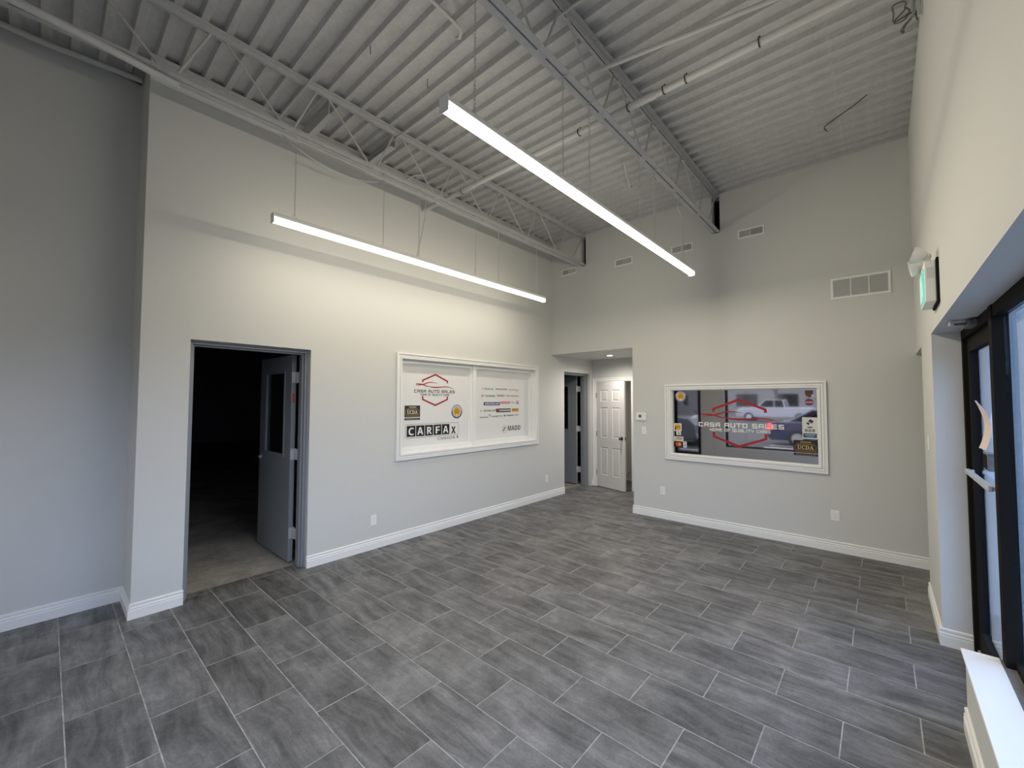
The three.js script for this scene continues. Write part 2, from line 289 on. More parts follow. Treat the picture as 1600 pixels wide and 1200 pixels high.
// ---------------------------------------------------------------- door_3: white six-panel door at the back of the hall, ajar
{
  const o = struct('door_3', [-3.88, 0, HZ]);
  const cas = (x0, x1, y0, y1) => [bx(x0, x1, y0, y1, HZ, HZ + 0.012, 0.003)];
  const casing = [...cas(-4.334, -4.27, 0, 2.085), ...cas(-3.5, -3.436, 0, 2.085), ...cas(-4.334, -3.436, 2.085, 2.139), bx(-4.335, -4.315, 0, 2.122, HZ, HZ + 0.019, 0.004), bx(-3.455, -3.435, 0, 2.122, HZ, HZ + 0.019, 0.004), bx(-4.335, -3.435, 2.122, 2.14, HZ, HZ + 0.02, 0.004),
    bx(-4.275, -4.256, 0, 2.068, HZ - 0.099, HZ + 0.004), bx(-3.5, -3.52, 0, 2.068, HZ - 0.099, HZ + 0.004), bx(-4.275, -3.5, 2.068, 2.087, HZ - 0.099, HZ + 0.004)];
  mesh('door_casing', casing, M.trim, o);
  const leaf = new THREE.Group(); leaf.name = 'door_leaf'; o.add(leaf);
  leaf.position.set(-4.252 - o.position.x, 0, 0.012); leaf.rotation.y = -0.262;   // swings into the hall
  const W = 0.712, H = 2.062, T = 0.035, L = (g) => { leaf.updateWorldMatrix(true, false); return g.applyMatrix4(leaf.matrixWorld); };
  const cols = [[0.11, 0.3], [0.412, 0.602]], rows = [[0.25, 0.79], [0.98, 1.56], [1.68, 1.9]], holes = [];
  for (const c of cols) for (const r of rows) holes.push(rect(c[0], c[1], r[0], r[1]));
  mesh('stile_and_rail', [L(sweepZ(rect(0, W, 0.012, H), -T, 0, holes))], M.doorWhite, leaf);
  for (const c of cols) for (const r of rows) {
    const [a, b] = c, [p, q] = r, B = 0.034, pos = [], Q = (...v) => { for (const k of [0, 1, 2, 0, 2, 3]) pos.push(...v[k]); };
    const o0 = [[a, p, 0], [b, p, 0], [b, q, 0], [a, q, 0]], o1 = [[a + 0.012, p + 0.012, -0.011], [b - 0.012, p + 0.012, -0.011], [b - 0.012, q - 0.012, -0.011], [a + 0.012, q - 0.012, -0.011]], o2 = [[a + B, p + B, -0.002], [b - B, p + B, -0.002], [b - B, q - B, -0.002], [a + B, q - B, -0.002]];
    for (let i = 0; i < 4; i++) { const j = (i + 1) % 4; Q(o0[i], o0[j], o1[j], o1[i]); Q(o1[i], o1[j], o2[j], o2[i]); }
    Q(...o2); Q([a, p, -0.03], [a, q, -0.03], [b, q, -0.03], [b, p, -0.03]);
    const g = new THREE.BufferGeometry(); g.setAttribute('position', new THREE.Float32BufferAttribute(pos, 3)); g.computeVertexNormals();
    mesh('door_panel', [L(g)], M.doorWhite, leaf);
  }
  mesh('door_knob', [new THREE.SphereGeometry(0.028, 20, 14).scale(1, 1, 0.85).translate(W - 0.065, 0.985, 0.05), cyl([W - 0.065, 0.985, 0], [W - 0.065, 0.985, 0.045], 0.012, 12), cyl([W - 0.065, 0.985, 0], [W - 0.065, 0.985, 0.007], 0.032, 20),
    new THREE.SphereGeometry(0.028, 20, 14).scale(1, 1, 0.85).translate(W - 0.065, 0.985, -0.085), cyl([W - 0.065, 0.985, -T], [W - 0.065, 0.985, -0.08], 0.012, 12), bx(W, W + 0.002, 0.955, 1.015, -0.029, -0.006)].map(L), M.brass, leaf);
  for (const y of [0.28, 1.04, 1.8]) mesh('hinge', [L(bx(-0.004, 0.004, y - 0.05, y + 0.05, -0.004, 0.007))], M.brass, leaf);
}

// ---------------------------------------------------------------- window_1: white boarded twin window in the left wall
{
  const o = struct('window_1', [XA, 1.03, -4.18]);
  const zo0 = -5.559, zo1 = -2.798, yo0 = 0.965, yo1 = 2.273, w = 0.072;
  const ringX = (z0, z1, y0, y1, t, x0, x1) => sweepX(rect(z0, z1, y0, y1), x0, x1, [rect(z0 + t, z1 - t, y0 + t, y1 - t)]);
  mesh('window_casing', [ringX(zo0 + 0.001, zo1 - 0.001, yo0 + 0.001, yo1 - 0.001, w - 0.001, XA, XA + 0.01), ringX(zo0, zo1, yo0, yo1, 0.021, XA, XA + 0.027), ringX(zo0 + 0.028, zo1 - 0.028, yo0 + 0.028, yo1 - 0.028, 0.02, XA, XA + 0.019), ringX(zo0 + 0.053, zo1 - 0.053, yo0 + 0.053, yo1 - 0.053, w - 0.0545, XA, XA + 0.023)], M.trim, o);
  const zi0 = zo0 + w, zi1 = zo1 - w, yi0 = yo0 + w, yi1 = yo1 - w;
  mesh('window_jamb', [ringX(zi0 - 0.012, zi1 + 0.012, yi0 - 0.012, yi1 + 0.012, 0.013, XA - 0.12, XA + 0.004)], M.trim, o);
  mesh('window_stop', [ringX(zi0, zi1, yi0, yi1, 0.05, XA - 0.075, XA - 0.05), ringX(zi0, zi1, yi0, yi1, 0.07, XA - 0.1, XA - 0.075)], M.trim, o);
  const zm = -4.122;
  mesh('window_mullion', [bx(XA - 0.1, XA - 0.03, yi0, yi1, zm - 0.03, zm + 0.03, 0.003), bx(XA - 0.0992, XA - 0.056, yi0 + 0.002, yi1 - 0.002, zm - 0.055, zm + 0.055, 0.003), bx(XA - 0.0995, XA - 0.0775, yi0 + 0.001, yi1 - 0.001, zm - 0.075, zm + 0.075, 0.003)], M.trim, o);
  mesh('white_panel', [bx(XA - 0.098, XA - 0.09, yi0, yi1, zm + 0.0755, zi1)], M.board, o);
  mesh('white_panel', [bx(XA - 0.098, XA - 0.09, yi0, yi1, zi0, zm - 0.0755)], M.board, o);
}
// ---------------------------------------------------------------- window_2: mirror-glazed office window in the back wall
{
  const o = struct('window_2', [-1.4, 0.945, ZB]);
  const xo0 = -2.328, xo1 = -0.465, yo0 = 0.861, yo1 = 1.926, w = 0.08;
  const ringZ = (x0, x1, y0, y1, t, z0, z1) => sweepZ(rect(x0, x1, y0, y1), z0, z1, [rect(x0 + t, x1 - t, y0 + t, y1 - t)]);
  mesh('window_casing', [ringZ(xo0 + 0.001, xo1 - 0.001, yo0 + 0.001, yo1 - 0.001, w - 0.001, ZB, ZB + 0.01), ringZ(xo0, xo1, yo0, yo1, 0.023, ZB, ZB + 0.027), ringZ(xo0 + 0.031, xo1 - 0.031, yo0 + 0.031, yo1 - 0.031, 0.021, ZB, ZB + 0.019), ringZ(xo0 + 0.058, xo1 - 0.058, yo0 + 0.058, yo1 - 0.058, w - 0.0595, ZB, ZB + 0.023)], M.trim, o);
  mesh('window_jamb', [ringZ(xo0 + w - 0.012, xo1 - w + 0.012, yo0 + w - 0.012, yo1 - w + 0.012, 0.022, ZB - 0.1, ZB + 0.004)], M.trim, o);
  mesh('glass_pane', [bx(xo0 + w, xo1 - w, yo0 + w, yo1 - w, ZB - 0.036, ZB - 0.03)], M.mirrorGlass, o);
}

// ---------------------------------------------------------------- storefront glazing: right wall (door_4, window_3), front wall (door_5, window_4)
{
  const o = struct('door_4', [0.45, 0, -3.7]);
  mesh('door_frame', [bx(0.425, 0.475, 0, SOFFIT, -4.2, -4.15, 0.002), bx(0.42, 0.478, 0, SOFFIT, -3.2, -3.12, 0.002), bx(0.425, 0.475, SOFFIT - 0.06, SOFFIT, -4.15, -3.2, 0.002)], M.black, o);
  const leaf = mesh('door_leaf', [bx(0.447, 0.487, 0.01, 2.11, -4.145, -4.06, 0.002), bx(0.447, 0.487, 0.01, 2.11, -3.34, -3.255, 0.002), bx(0.447, 0.487, 0.01, 0.2, -4.06, -3.34, 0.002), bx(0.447, 0.487, 2.02, 2.11, -4.06, -3.34, 0.002)], M.black, o);
  mesh('glass_pane', [bx(0.464, 0.47, 0.2, 2.02, -4.06, -3.34)], M.tintGlass, leaf);
  mesh('push_bar', [bx(0.405, 0.43, 1.215, 1.245, -4.08, -3.31, 0.006), bx(0.43, 0.447, 1.22, 1.24, -4.08, -4.06), bx(0.43, 0.447, 1.22, 1.24, -3.33, -3.31)], M.alu, leaf);
  mesh('door_sweep', [bx(0.435, 0.447, 0.02, 0.06, -4.12, -3.28, 0.002)], M.alu, leaf);
  mesh('door_closer', [bx(0.39, 0.43, SOFFIT - 0.045, SOFFIT - 0.01, -3.72, -3.54, 0.006), bx(0.335, 0.4, SOFFIT - 0.028, SOFFIT - 0.018, -3.64, -3.61, 0.003)], M.stone, o);
  mesh('closer_bracket', [bx(0.318, 0.34, SOFFIT - 0.03, SOFFIT, -3.66, -3.58, 0.004)], M.galv, o);
}
{
  const o = struct('window_3', [0.45, SILL, -1.3]);
  mesh('window_frame', [bx(0.425, 0.475, SOFFIT - 0.06, SOFFIT, -3.12, ZF, 0.002), bx(0.45, 0.475, SILL, SILL + 0.035, -3.12, ZF, 0.002), bx(0.425, 0.475, SILL, SOFFIT, -1.45, -1.38, 0.002), bx(0.425, 0.475, SILL, SOFFIT, ZF - 0.06, ZF, 0.002)], M.black, o);
  mesh('glass_pane', [bx(0.461, 0.467, SILL + 0.03, SOFFIT - 0.06, -3.12, -1.45)], M.tintGlass, o);
  mesh('glass_pane', [bx(0.461, 0.467, SILL + 0.03, SOFFIT - 0.06, -1.38, ZF - 0.06)], M.tintGlass, o);
  mesh('window_sill', [bx(XC - 0.004, 0.41, SILL - 0.014, SILL, -3.204, ZF, 0.003)], M.white, o);
  mesh('stone_subsill', [bx(0.41, 0.5, SILL - 0.03, SILL - 0.004, -3.2, ZF)], M.stone, o);
}
{
  const o = struct('door_5', [-4.29, 0, ZF + 0.14]), z0 = ZF + 0.12, z1 = ZF + 0.17;
  mesh('door_frame', [bx(-4.72, -4.67, 0, SOFFIT, z0, z1), bx(-3.91, -3.86, 0, SOFFIT, z0, z1), bx(-4.67, -3.91, SOFFIT - 0.05, SOFFIT, z0, z1)], M.black, o);
  const leaf = mesh('door_leaf', [bx(-4.665, -4.59, 0.01, 2.11, z0, z1), bx(-3.99, -3.915, 0.01, 2.11, z0, z1), bx(-4.59, -3.99, 0.01, 0.2, z0, z1), bx(-4.59, -3.99, 2.02, 2.11, z0, z1)], M.black, o);
  mesh('glass_pane', [bx(-4.59, -3.99, 0.2, 2.02, z0 + 0.02, z0 + 0.026)], M.smokeGlass, leaf);
}
{
  const o = struct('window_4', [-1.55, SILL, ZF + 0.14]), z0 = ZF + 0.12, z1 = ZF + 0.17;
  mesh('window_frame', [bx(-3.26, -3.2, SILL, SOFFIT, z0, z1), bx(0.1, 0.16, SILL, SOFFIT, z0, z1), bx(-3.2, 0.1, SOFFIT - 0.05, SOFFIT, z0, z1), bx(-3.2, 0.1, SILL, SILL + 0.05, z0, z1), bx(-1.03, -0.97, SILL, SOFFIT, z0, z1)], M.black, o);
  mesh('glass_pane', [bx(-3.2, -1.03, SILL + 0.05, SOFFIT - 0.05, z0 + 0.02, z0 + 0.026)], M.clearGlass, o);
  mesh('glass_pane', [bx(-0.97, 0.1, SILL + 0.05, SOFFIT - 0.05, z0 + 0.02, z0 + 0.026)], M.clearGlass, o);
}

// ---------------------------------------------------------------- roof joists
function makeJoist(x, label) {
  const o = thing('steel_joist', [x, 4.2, -2.7], label, 'joist', 'open web steel joists under the deck');
  const z0 = ZB - 0.1, z1 = ZF, T = 0.0055, leg = 0.046, gap = 0.006, yt = YC - 0.001, yb = 3.965;
  for (const s of [-1, 1]) {
    const a = x + s * gap, b = x + s * (gap + leg);
    mesh('top_chord', [bx(a, b, yt - T, yt, z0, z1), bx(a, a + s * T, yt - leg, yt - T, z0, z1)], M.steel, o);
    mesh('bottom_chord', [bx(a, b, yb, yb + T, z0 + 0.08, z1), bx(a, a + s * T, yb + T, yb + leg, z0 + 0.08, z1)], M.steel, o);
  }
  const P = 0.785, lo = (k) => -2.07 - P * k, hi = (k) => -2.35 - P * k;
  for (let k = -3; k <= 4; k++) {
    const B = lo(k), H = hi(k), yB = yb + 0.03, yH = yt - 0.03;
    if (B - 0.045 > z0 + 0.1 && B < z1) mesh('spacer', [bx(x - gap, x + gap, yb - 0.001, yb + 0.03, B - 0.07, B + 0.02)], M.steel, o);
    if (H > z0 + 0.1 && B < z1 - 0.05) mesh('web_bar', [cyl([x, yB, B - 0.045], [x, yH, H + 0.04], 0.0095, 8)], M.steel, o);
    if (H - 0.05 > z0 + 0.55 && H - 0.05 < z1) mesh('web_bar', [cyl([x, yH, H - 0.045], [x, yB, lo(k + 1) + 0.03], 0.0095, 8)], M.steel, o);
  }
  mesh('web_bar', [cyl([x, yt - 0.03, ZB + 0.02], [x, yb + 0.03, -5.62], 0.0095, 8)], M.steel, o);
  return o;
}
makeJoist(-3.69, 'long grey steel joist nearest the left wall, above the shorter looking light row');
makeJoist(-1.61, 'long grey steel joist in the middle of the ceiling, above the nearer bright light row');

for (const [z, l] of [[-1.42, 'thin grey bridging rod crossing the deck, the one nearer the camera'], [-2.345, 'thin grey bridging rod crossing the deck above the near end of the lights']])
  tag(mesh('bridging_rod', [cyl([XA + 0.02, 4.425, z], [XC - 0.01, 4.425, z], 0.011, 8)], M.steel), l, 'rod', 'bridging rods between the joists');

tag(mesh('ledger_angle', [bx(XA + 0.001, XA + 0.009, 4.345, 4.473, ZB + 0.01, ZP), bx(XA + 0.009, XA + 0.06, 4.465, 4.473, ZB + 0.01, ZP)], M.steel), 'grey steel ledger angle along the top of the left wall, under the deck', 'ledger');

{ // framed roof opening between the left joist and the left wall
  const o = thing('roof_opening_frame', [-4.05, 4.4, -2.03], 'grey steel frame around a roof opening between the joist and left wall', 'frame');
  mesh('channel', [bx(-4.297, -3.742, 4.33, 4.47, -1.66, -1.652), bx(-4.35, -3.742, 4.33, 4.336, -1.71, -1.66)], M.steel, o);
  mesh('channel', [bx(-4.297, -3.742, 4.33, 4.47, -2.36, -2.352), bx(-4.35, -3.742, 4.33, 4.336, -2.352, -2.30)], M.steel, o);
  mesh('side_plate', [bx(-4.351, -4.343, 4.30, 4.462, -2.352, -1.66), bx(-4.343, -4.295, 4.30, 4.306, -2.352, -1.66)], M.steel, o);
}
{ // conduit crossing through both joists
  const o = thing('cross_conduit', [-2, 4.14, -3.165], 'grey pipe with black straps running across the room through both joists', 'pipe');
  mesh('pipe', [cyl([XA + 0.003, 4.14, -3.165], [XC - 0.003, 4.14, -3.165], 0.026, 16)], M.pipe, o);
  for (const [a, b] of [[-3.62, -3.42], [-1.5, -1.28]]) mesh('coupling', [cyl([a, 4.14, -3.165], [b, 4.14, -3.165], 0.031, 16)], M.pipe, o);
  for (const x of [-3.60, -2.0, -1.52, -1.22, -1.05, -0.56, 0.1]) mesh('strap', [new THREE.TorusGeometry(0.03, 0.004, 6, 20).rotateY(Math.PI / 2).translate(x, 4.14, -3.165), bx(x - 0.004, x + 0.004, 4.16, 4.2, -3.19, -3.182)], M.rubber, o);
}
tag(mesh('joist_conduit', [cyl([-3.765, 3.972, -5.9], [-3.765, 3.972, -0.53], 0.012, 10), ...[-0.9, -1.6, -2.25, -2.95, -3.7, -4.5].map((z) => cyl([-3.765, 3.972, z - 0.04], [-3.765, 3.972, z + 0.04], 0.0145, 10))], M.pipe), 'thin light grey conduit clipped along the bottom of the left joist', 'conduit');
tag(mesh('bent_pipe', [tube([[-3.70, 3.938, -0.56], [-3.68, 3.938, -0.42], [-3.62, 3.938, -0.05], [-3.57, 3.938, 0.5]], 0.024, 24, 12)], M.pipe), 'thick pale grey pipe at the upper left corner, angling off the joist', 'pipe');
tag(mesh('wall_pipe', [tube([[-4.7, 4.44, -0.47], [-4.72, 4.43, -0.1], [-4.72, 4.42, 0.1], [-4.72, 4.43, 0.5]], 0.022, 24, 12)], M.pipe), 'grey pipe along the top of the dark alcove wall, upper left', 'pipe');
tag(mesh('diagonal_rod', [cyl([-1.57, 4.25, -2.77], [XC - 0.01, 4.3, -3.22], 0.016, 10)], M.pipe), 'slim grey rod slanting from the middle joist towards the right wall', 'rod');
tag(mesh('slack_cable', [tube([[-4.0, 4.12, -1.32], [-4.0, 4.045, -1.45], [-4.0, 3.98, -1.7], [-4.0, 3.965, -1.9], [-4.0, 3.98, -2.1], [-4.0, 4.03, -2.27], [-3.95, 4.1, -2.42]], 0.0055, 40, 6)], M.pipe), 'slack grey cable drooping below the left joist', 'cable');
tag(mesh('flexible_conduit', [tube([[-4.2, 4.34, -2.8], [-4.18, 4.41, -2.88], [-4.1, 4.44, -2.98], [-3.9, 4.44, -3.0], [-3.72, 4.42, -3.02]], 0.009, 30, 8)], M.pipe), 'short bent grey conduit between the left joist and wall, beside the cross pipe', 'conduit');
tag(mesh('bent_conduit', [tube([[-2.25, 4.455, -1.55], [-2.25, 4.45, -1.72], [-2.255, 4.445, -1.88], [-2.265, 4.44, -1.96], [-2.32, 4.44, -2.0], [-2.36, 4.465, -2.005]], 0.012, 40, 8)], M.pipe), 'bent grey conduit hugging the deck left of the middle joist', 'conduit');
tag(mesh('hanging_conduit', [tube([[-2.15, 4.46, -4.36], [-2.16, 4.42, -4.4], [-2.25, 4.41, -4.66], [-2.33, 4.41, -4.9], [-2.335, 4.45, -4.94]], 0.011, 30, 8)], M.pipe), 'short grey conduit on the deck beyond the nearer light row', 'conduit');
for (const [p, l] of [[[-2.93, -1.608], 'short dark wire end poking down from the deck, the nearer of two'], [[-2.886, -2.125], 'short dark wire end poking down from the deck, the farther of two']])
  tag(mesh('wire_end', [cyl([p[0], 4.52, p[1]], [p[0] + 0.006, 4.40, p[1]], 0.003, 6)], M.rubber), l, 'wire');
tag(mesh('hooked_wire', [tube([[-0.335, 4.42, -5.18], [-0.36, 4.455, -5.15], [-0.25, 4.46, -5.05], [-0.12, 4.462, -4.95], [-0.02, 4.475, -4.87]], 0.004, 30, 6)], M.rubber), 'thin dark hooked wire on the deck near the right wall', 'wire');
{ // tangle of cable at the top of the right wall
  const pts = []; for (let i = 0; i <= 60; i++) { const t = i / 60 * Math.PI * 7; pts.push([0.15 + i * 0.0013 + 0.04 * Math.cos(t * 0.9) + 0.012 * Math.sin(t * 2.3), 4.42 - i * 0.0016 + 0.045 * Math.sin(t) - 0.012 * Math.cos(t * 0.4), -3.86 - i * 0.0015 + 0.03 * Math.sin(t * 0.7)]); }
  const o = thing('cable_bundle', [0.18, 4.4, -3.9], 'tangled loops of dark cable hanging at the top of the right wall', 'cable');
  mesh('cable_loop', [tube(pts, 0.005, 200, 6)], M.stone, o);
  mesh('conduit_stub', [cyl([0.262, 4.5, -3.88], [0.262, 4.32, -3.88], 0.011, 10), cyl([0.236, 4.5, -3.92], [0.236, 4.34, -3.92], 0.011, 10)], M.galv, o);
}

// ---------------------------------------------------------------- hanging strip lights
function makeStrip(x, zs, level, chains, cords, label) {
  const Y = 3.178, L = 1.222, o = thing('linear_light', [x, Y, zs - 1.5 * L], label, 'light', 'rows of hanging strip lights');
  const yh = Y + 0.012;                                    // lens below, white housing above
  for (let i = 0; i < 3; i++) {
    const a = zs - L * i, b = a - L + 0.003;
    const h = mesh('housing', [sweepZ([[x - 0.033, yh], [x + 0.033, yh], [x + 0.033, yh + 0.022], [x + 0.024, yh + 0.034], [x - 0.024, yh + 0.034], [x - 0.033, yh + 0.022]], b, a)], M.white, o);
    const pts = []; for (let k = 0; k <= 12; k++) { const t = Math.PI * k / 12; pts.push([x + 0.031 * Math.cos(t), yh - 0.048 * Math.pow(Math.sin(t), 0.6)]); }
    mesh('diffuser', [sweepZ(pts.reverse(), b, a)], M.lens, h);
  }
  for (const z of [zs, zs - 3 * L + 0.003]) mesh('end_cap', [bx(x - 0.035, x + 0.035, yh - 0.05, yh + 0.036, z - 0.002, z + 0.004, 0.002)], M.white, o);
  const link = new THREE.TorusGeometry(0.0065, 0.0016, 5, 10).scale(1, 1.9, 1);
  for (const z of chains) {
    const links = [], top = 3.958, low = yh + 0.08;
    for (let y = top, i = 0; y > low; y -= 0.0205, i++) links.push(link.clone().rotateY(i % 2 ? Math.PI / 2 : 0).translate(x, y - 0.01, z));
    links.push(cyl([x, low, z], [x, yh + 0.034, z + 0.022], 0.0016, 6), cyl([x, low, z], [x, yh + 0.034, z - 0.022], 0.0016, 6), cyl([x - 0.03, top, z], [x + 0.03, top, z], 0.003, 6));
    mesh('hanging_chain', links, M.galv, o);
  }
  for (const pts of cords) mesh('power_cord', [tube(pts, 0.004, 30, 6)], M.galv, o);
  const put = (w, h, X, Yl, rx, ry, k) => {
    const l = new THREE.RectAreaLight(new THREE.Color().setRGB(...TUBE.color), k, w, h); l.name = 'strip_lamp_light';
    l.position.set(X - o.position.x, Yl - o.position.y, 0); l.rotation.set(rx, ry, 0); o.add(l);
  };
  put(0.044, 3 * L - 0.01, x, yh - 0.0495, -Math.PI / 2, 0, TUBE.down * level);
  put(3 * L - 0.01, 0.034, x + 0.0325, yh - 0.022, 0, -Math.PI / 2, TUBE.side * level);
  put(3 * L - 0.01, 0.034, x - 0.0325, yh - 0.022, 0, Math.PI / 2, TUBE.side * level);
}
makeStrip(-3.69, -1.19, 0.47, [-1.36, -2.2, -2.63, -3.47, -3.88, -4.68], [[[-3.69, 3.88, -2.71], [-3.70, 3.7, -2.71], [-3.68, 3.5, -2.66], [-3.69, 3.22, -2.6]]], 'row of three bright white strip lights hung beside the left wall');
makeStrip(-1.61, -1.29, 1.5, [-1.5, -2.34, -2.69, -3.57, -3.90, -4.70], [[[-1.61, 3.955, -4.6], [-1.63, 3.85, -4.59], [-1.6, 3.72, -4.63], [-1.61, 3.5, -4.66], [-1.61, 3.22, -4.64]]], 'row of three bright white strip lights hung nearer in mid room');

{ // recessed light in the hall ceiling
  const o = thing('recessed_light', [-3.61, HY, -6.69], 'small round lit downlight set in the hall ceiling', 'light');
  mesh('trim_ring', [new THREE.TorusGeometry(0.05, 0.008, 8, 32).rotateX(Math.PI / 2).scale(1, 0.5, 1).translate(-3.61, HY - 0.001, -6.69)], M.white, o);
  mesh('lamp_lens', [new THREE.CylinderGeometry(0.045, 0.045, 0.006, 28).translate(-3.61, HY - 0.004, -6.69)], M.bulb, o);
  const l = new THREE.SpotLight(new THREE.Color().setRGB(1, 0.93, 0.86), HALL_LAMP, 0, 1.5, 1, 2); l.name = 'recessed_lamp_light';
  l.position.set(0, -0.016, 0); l.target.position.set(0, -2, 0); l.castShadow = true; l.shadow.radius = 2; o.add(l, l.target);
}

{ // ceiling light of the room behind the ajar door: its glow shows through the gap
  const o = thing('ceiling_light', [-3.3, 2.55, -8.7], 'small round ceiling light in the room behind the ajar white door', 'light');
  mesh('lamp_base', [new THREE.CylinderGeometry(0.09, 0.1, 0.02, 28).translate(-3.3, 2.54, -8.7)], M.white, o);
  mesh('lamp_lens', [new THREE.CylinderGeometry(0.08, 0.06, 0.02, 28).translate(-3.3, 2.52, -8.7)], M.bulb, o);
  const l = new THREE.SpotLight(new THREE.Color().setRGB(1, 0.9, 0.8), 1.2, 0, 1.5, 1, 2); l.name = 'ceiling_lamp_light';
  l.position.set(0, -0.05, 0); l.target.position.set(0, -2, 0); l.castShadow = true; l.shadow.radius = 3; o.add(l, l.target);
}

// ---------------------------------------------------------------- wall fittings
function ventAt(name, x0, x1, y0, y1, cols, label, group, open) {
  const z = ZB, o = thing(name, [(x0 + x1) / 2, y0, z], label, 'vent', group), f = cols === 3 ? 0.022 : 0.017;
  mesh('vent_frame', [sweepZ(rect(x0, x1, y0, y1), z, z + 0.01, [rect(x0 + f, x1 - f, y0 + f, y1 - f)])], M.white, o);
  mesh('duct_back', [bx(x0 + f - 0.004, x1 - f + 0.004, y0 + f - 0.004, y1 - f + 0.004, z, z + 0.0015)], M.slot, o);
  const W = (x1 - x0 - 2 * f), H = y1 - y0 - 2 * f;
  if (cols === 3) {
    for (let k = 1; k < 3; k++) mesh('divider', [bx(x0 + f + W * k / 3 - 0.005, x0 + f + W * k / 3 + 0.005, y0 + f, y1 - f, z, z + 0.009)], M.white, o);
    const fins = []; for (let i = 0; i < 16; i++) { const y = y0 + f + H * (i + 0.5) / 16; fins.push(bx(x0 + f, x1 - f, -0.0012, 0.0012, -0.006, 0.006).rotateX(-0.75).translate(0, y, z + 0.0065)); }
    mesh('louvres', fins, M.grille, o);
  } else {
    const half = (s, e, tilt, mat, n, nm) => { const g = []; for (let i = 0; i < n; i++) { const x = s + (e - s) * (i + 0.5) / n; g.push(bx(-0.0045, 0.0045, y0 + f, y1 - f, -0.0007, 0.0007).rotateY(tilt).translate(x, 0, z + 0.005)); } mesh(nm, g, mat, o); };
    const m = x0 + f + W * 0.48;
    half(x0 + f, m, -0.5, M.grille, 13, 'louvres_left'); half(m, x1 - f, 0.9, M.grille, 13, 'louvres_right');
    mesh('divider', [bx(m - 0.003, m + 0.003, y0 + f, y1 - f, z, z + 0.008)], M.white, o);
  }
}
const vg = 'small supply vents high on the back wall';
ventAt('air_vent', -4.128, -3.824, 3.865, 3.975, 2, 'leftmost small white vent, under the left joist end', vg);
ventAt('air_vent', -3.107, -2.808, 3.81, 3.925, 2, 'second small white vent from the left, on the back wall between the joists', vg);
ventAt('air_vent', -2.214, -1.911, 3.80, 3.915, 2, 'small white vent crossed by a light cord, beside the right light row end', vg);
ventAt('air_vent', -1.345, -1.043, 3.80, 3.915, 2, 'small white vent to the right of the middle joist end', vg);
ventAt('return_grille', -0.399, 0.112, 2.85, 3.089, 3, 'wide white three-bay return grille beside the right wall');

function plateOn(kind, pos, normal, label, category, group, type) {   // wall plate in its own axes: x across, y up, z out
  const o = thing(kind, pos, label, category, group); o.rotation.y = normal; o.updateMatrixWorld(true);
  const P = (g) => g.applyMatrix4(o.matrixWorld), w = type === 'wide' ? 0.078 : 0.072, h = 0.117;
  mesh('cover_plate', [P(bx(-w / 2, w / 2, -h / 2, h / 2, 0, 0.006, 0.0025))], M.plastic, o);
  if (type === 'switch') {
    mesh('rocker', [P(bx(-0.0165, 0.0165, -0.033, 0.033, -0.002, 0.004, 0.002).rotateX(0.07).translate(0, 0, 0.005))], M.plastic, o);
  } else {
    for (const s of [-1, 1]) {
      const r = mesh('receptacle', [P(new THREE.CylinderGeometry(0.0165, 0.0165, 0.003, 24).rotateX(Math.PI / 2).scale(1, 0.82, 1).translate(0, s * 0.0195, 0.0065))], M.plastic, o);
      mesh('slots', [bx(-0.0075, -0.0055, s * 0.0195, s * 0.0195 + 0.008, 0.0075, 0.0083), bx(0.0055, 0.0075, s * 0.0195, s * 0.0195 + 0.007, 0.0075, 0.0083), cyl([0, s * 0.0195 - 0.006, 0.0075], [0, s * 0.0195 - 0.006, 0.0083], 0.0024, 8)].map(P), M.slot, r);
    }
  }
  mesh('screw', [P(cyl([0, type === 'switch' ? 0.048 : 0, 0.005], [0, type === 'switch' ? 0.048 : 0, 0.0072], 0.003, 8))], M.galv, o);
}
const og = 'white electrical outlets low on the walls';
plateOn('wall_outlet', [XA, 0.325, -2.527], Math.PI / 2, 'white outlet on the left wall between the open garage door and window', 'outlet', og);
plateOn('wall_outlet', [XA, 0.34, -5.808], Math.PI / 2, 'white outlet on the left wall near the hall corner', 'outlet', og);
plateOn('wall_outlet', [-2.381, 0.397, ZB], 0, 'white outlet on the back wall beside the hall opening', 'outlet', og);
plateOn('wall_outlet', [-0.417, 0.402, ZB], 0, 'white outlet on the back wall below the mirror window, right end', 'outlet', og, 'wide');
plateOn('light_switch', [-2.653, 1.247, ZB], 0, 'white light switch just below the thermostat', 'switch', null, 'switch');
plateOn('light_switch', [XC, 1.36, -4.72], -Math.PI / 2, 'white light switch on the narrow right wall pier', 'switch', null, 'switch');
{
  const o = thing('thermostat', [-2.691, 1.4, ZB], 'white thermostat with a small dark display beside the hall opening', 'thermostat');
  const body = mesh('case', [bx(-2.771, -2.611, 1.398, 1.515, ZB, ZB + 0.024, 0.008)], M.plastic, o);
  mesh('display', [bx(-2.728, -2.682, 1.44, 1.482, ZB + 0.0235, ZB + 0.0248)], M.slot, body);
  mesh('slider_cover', [bx(-2.655, -2.63, 1.405, 1.508, ZB + 0.018, ZB + 0.027, 0.003)], M.white, o);
}
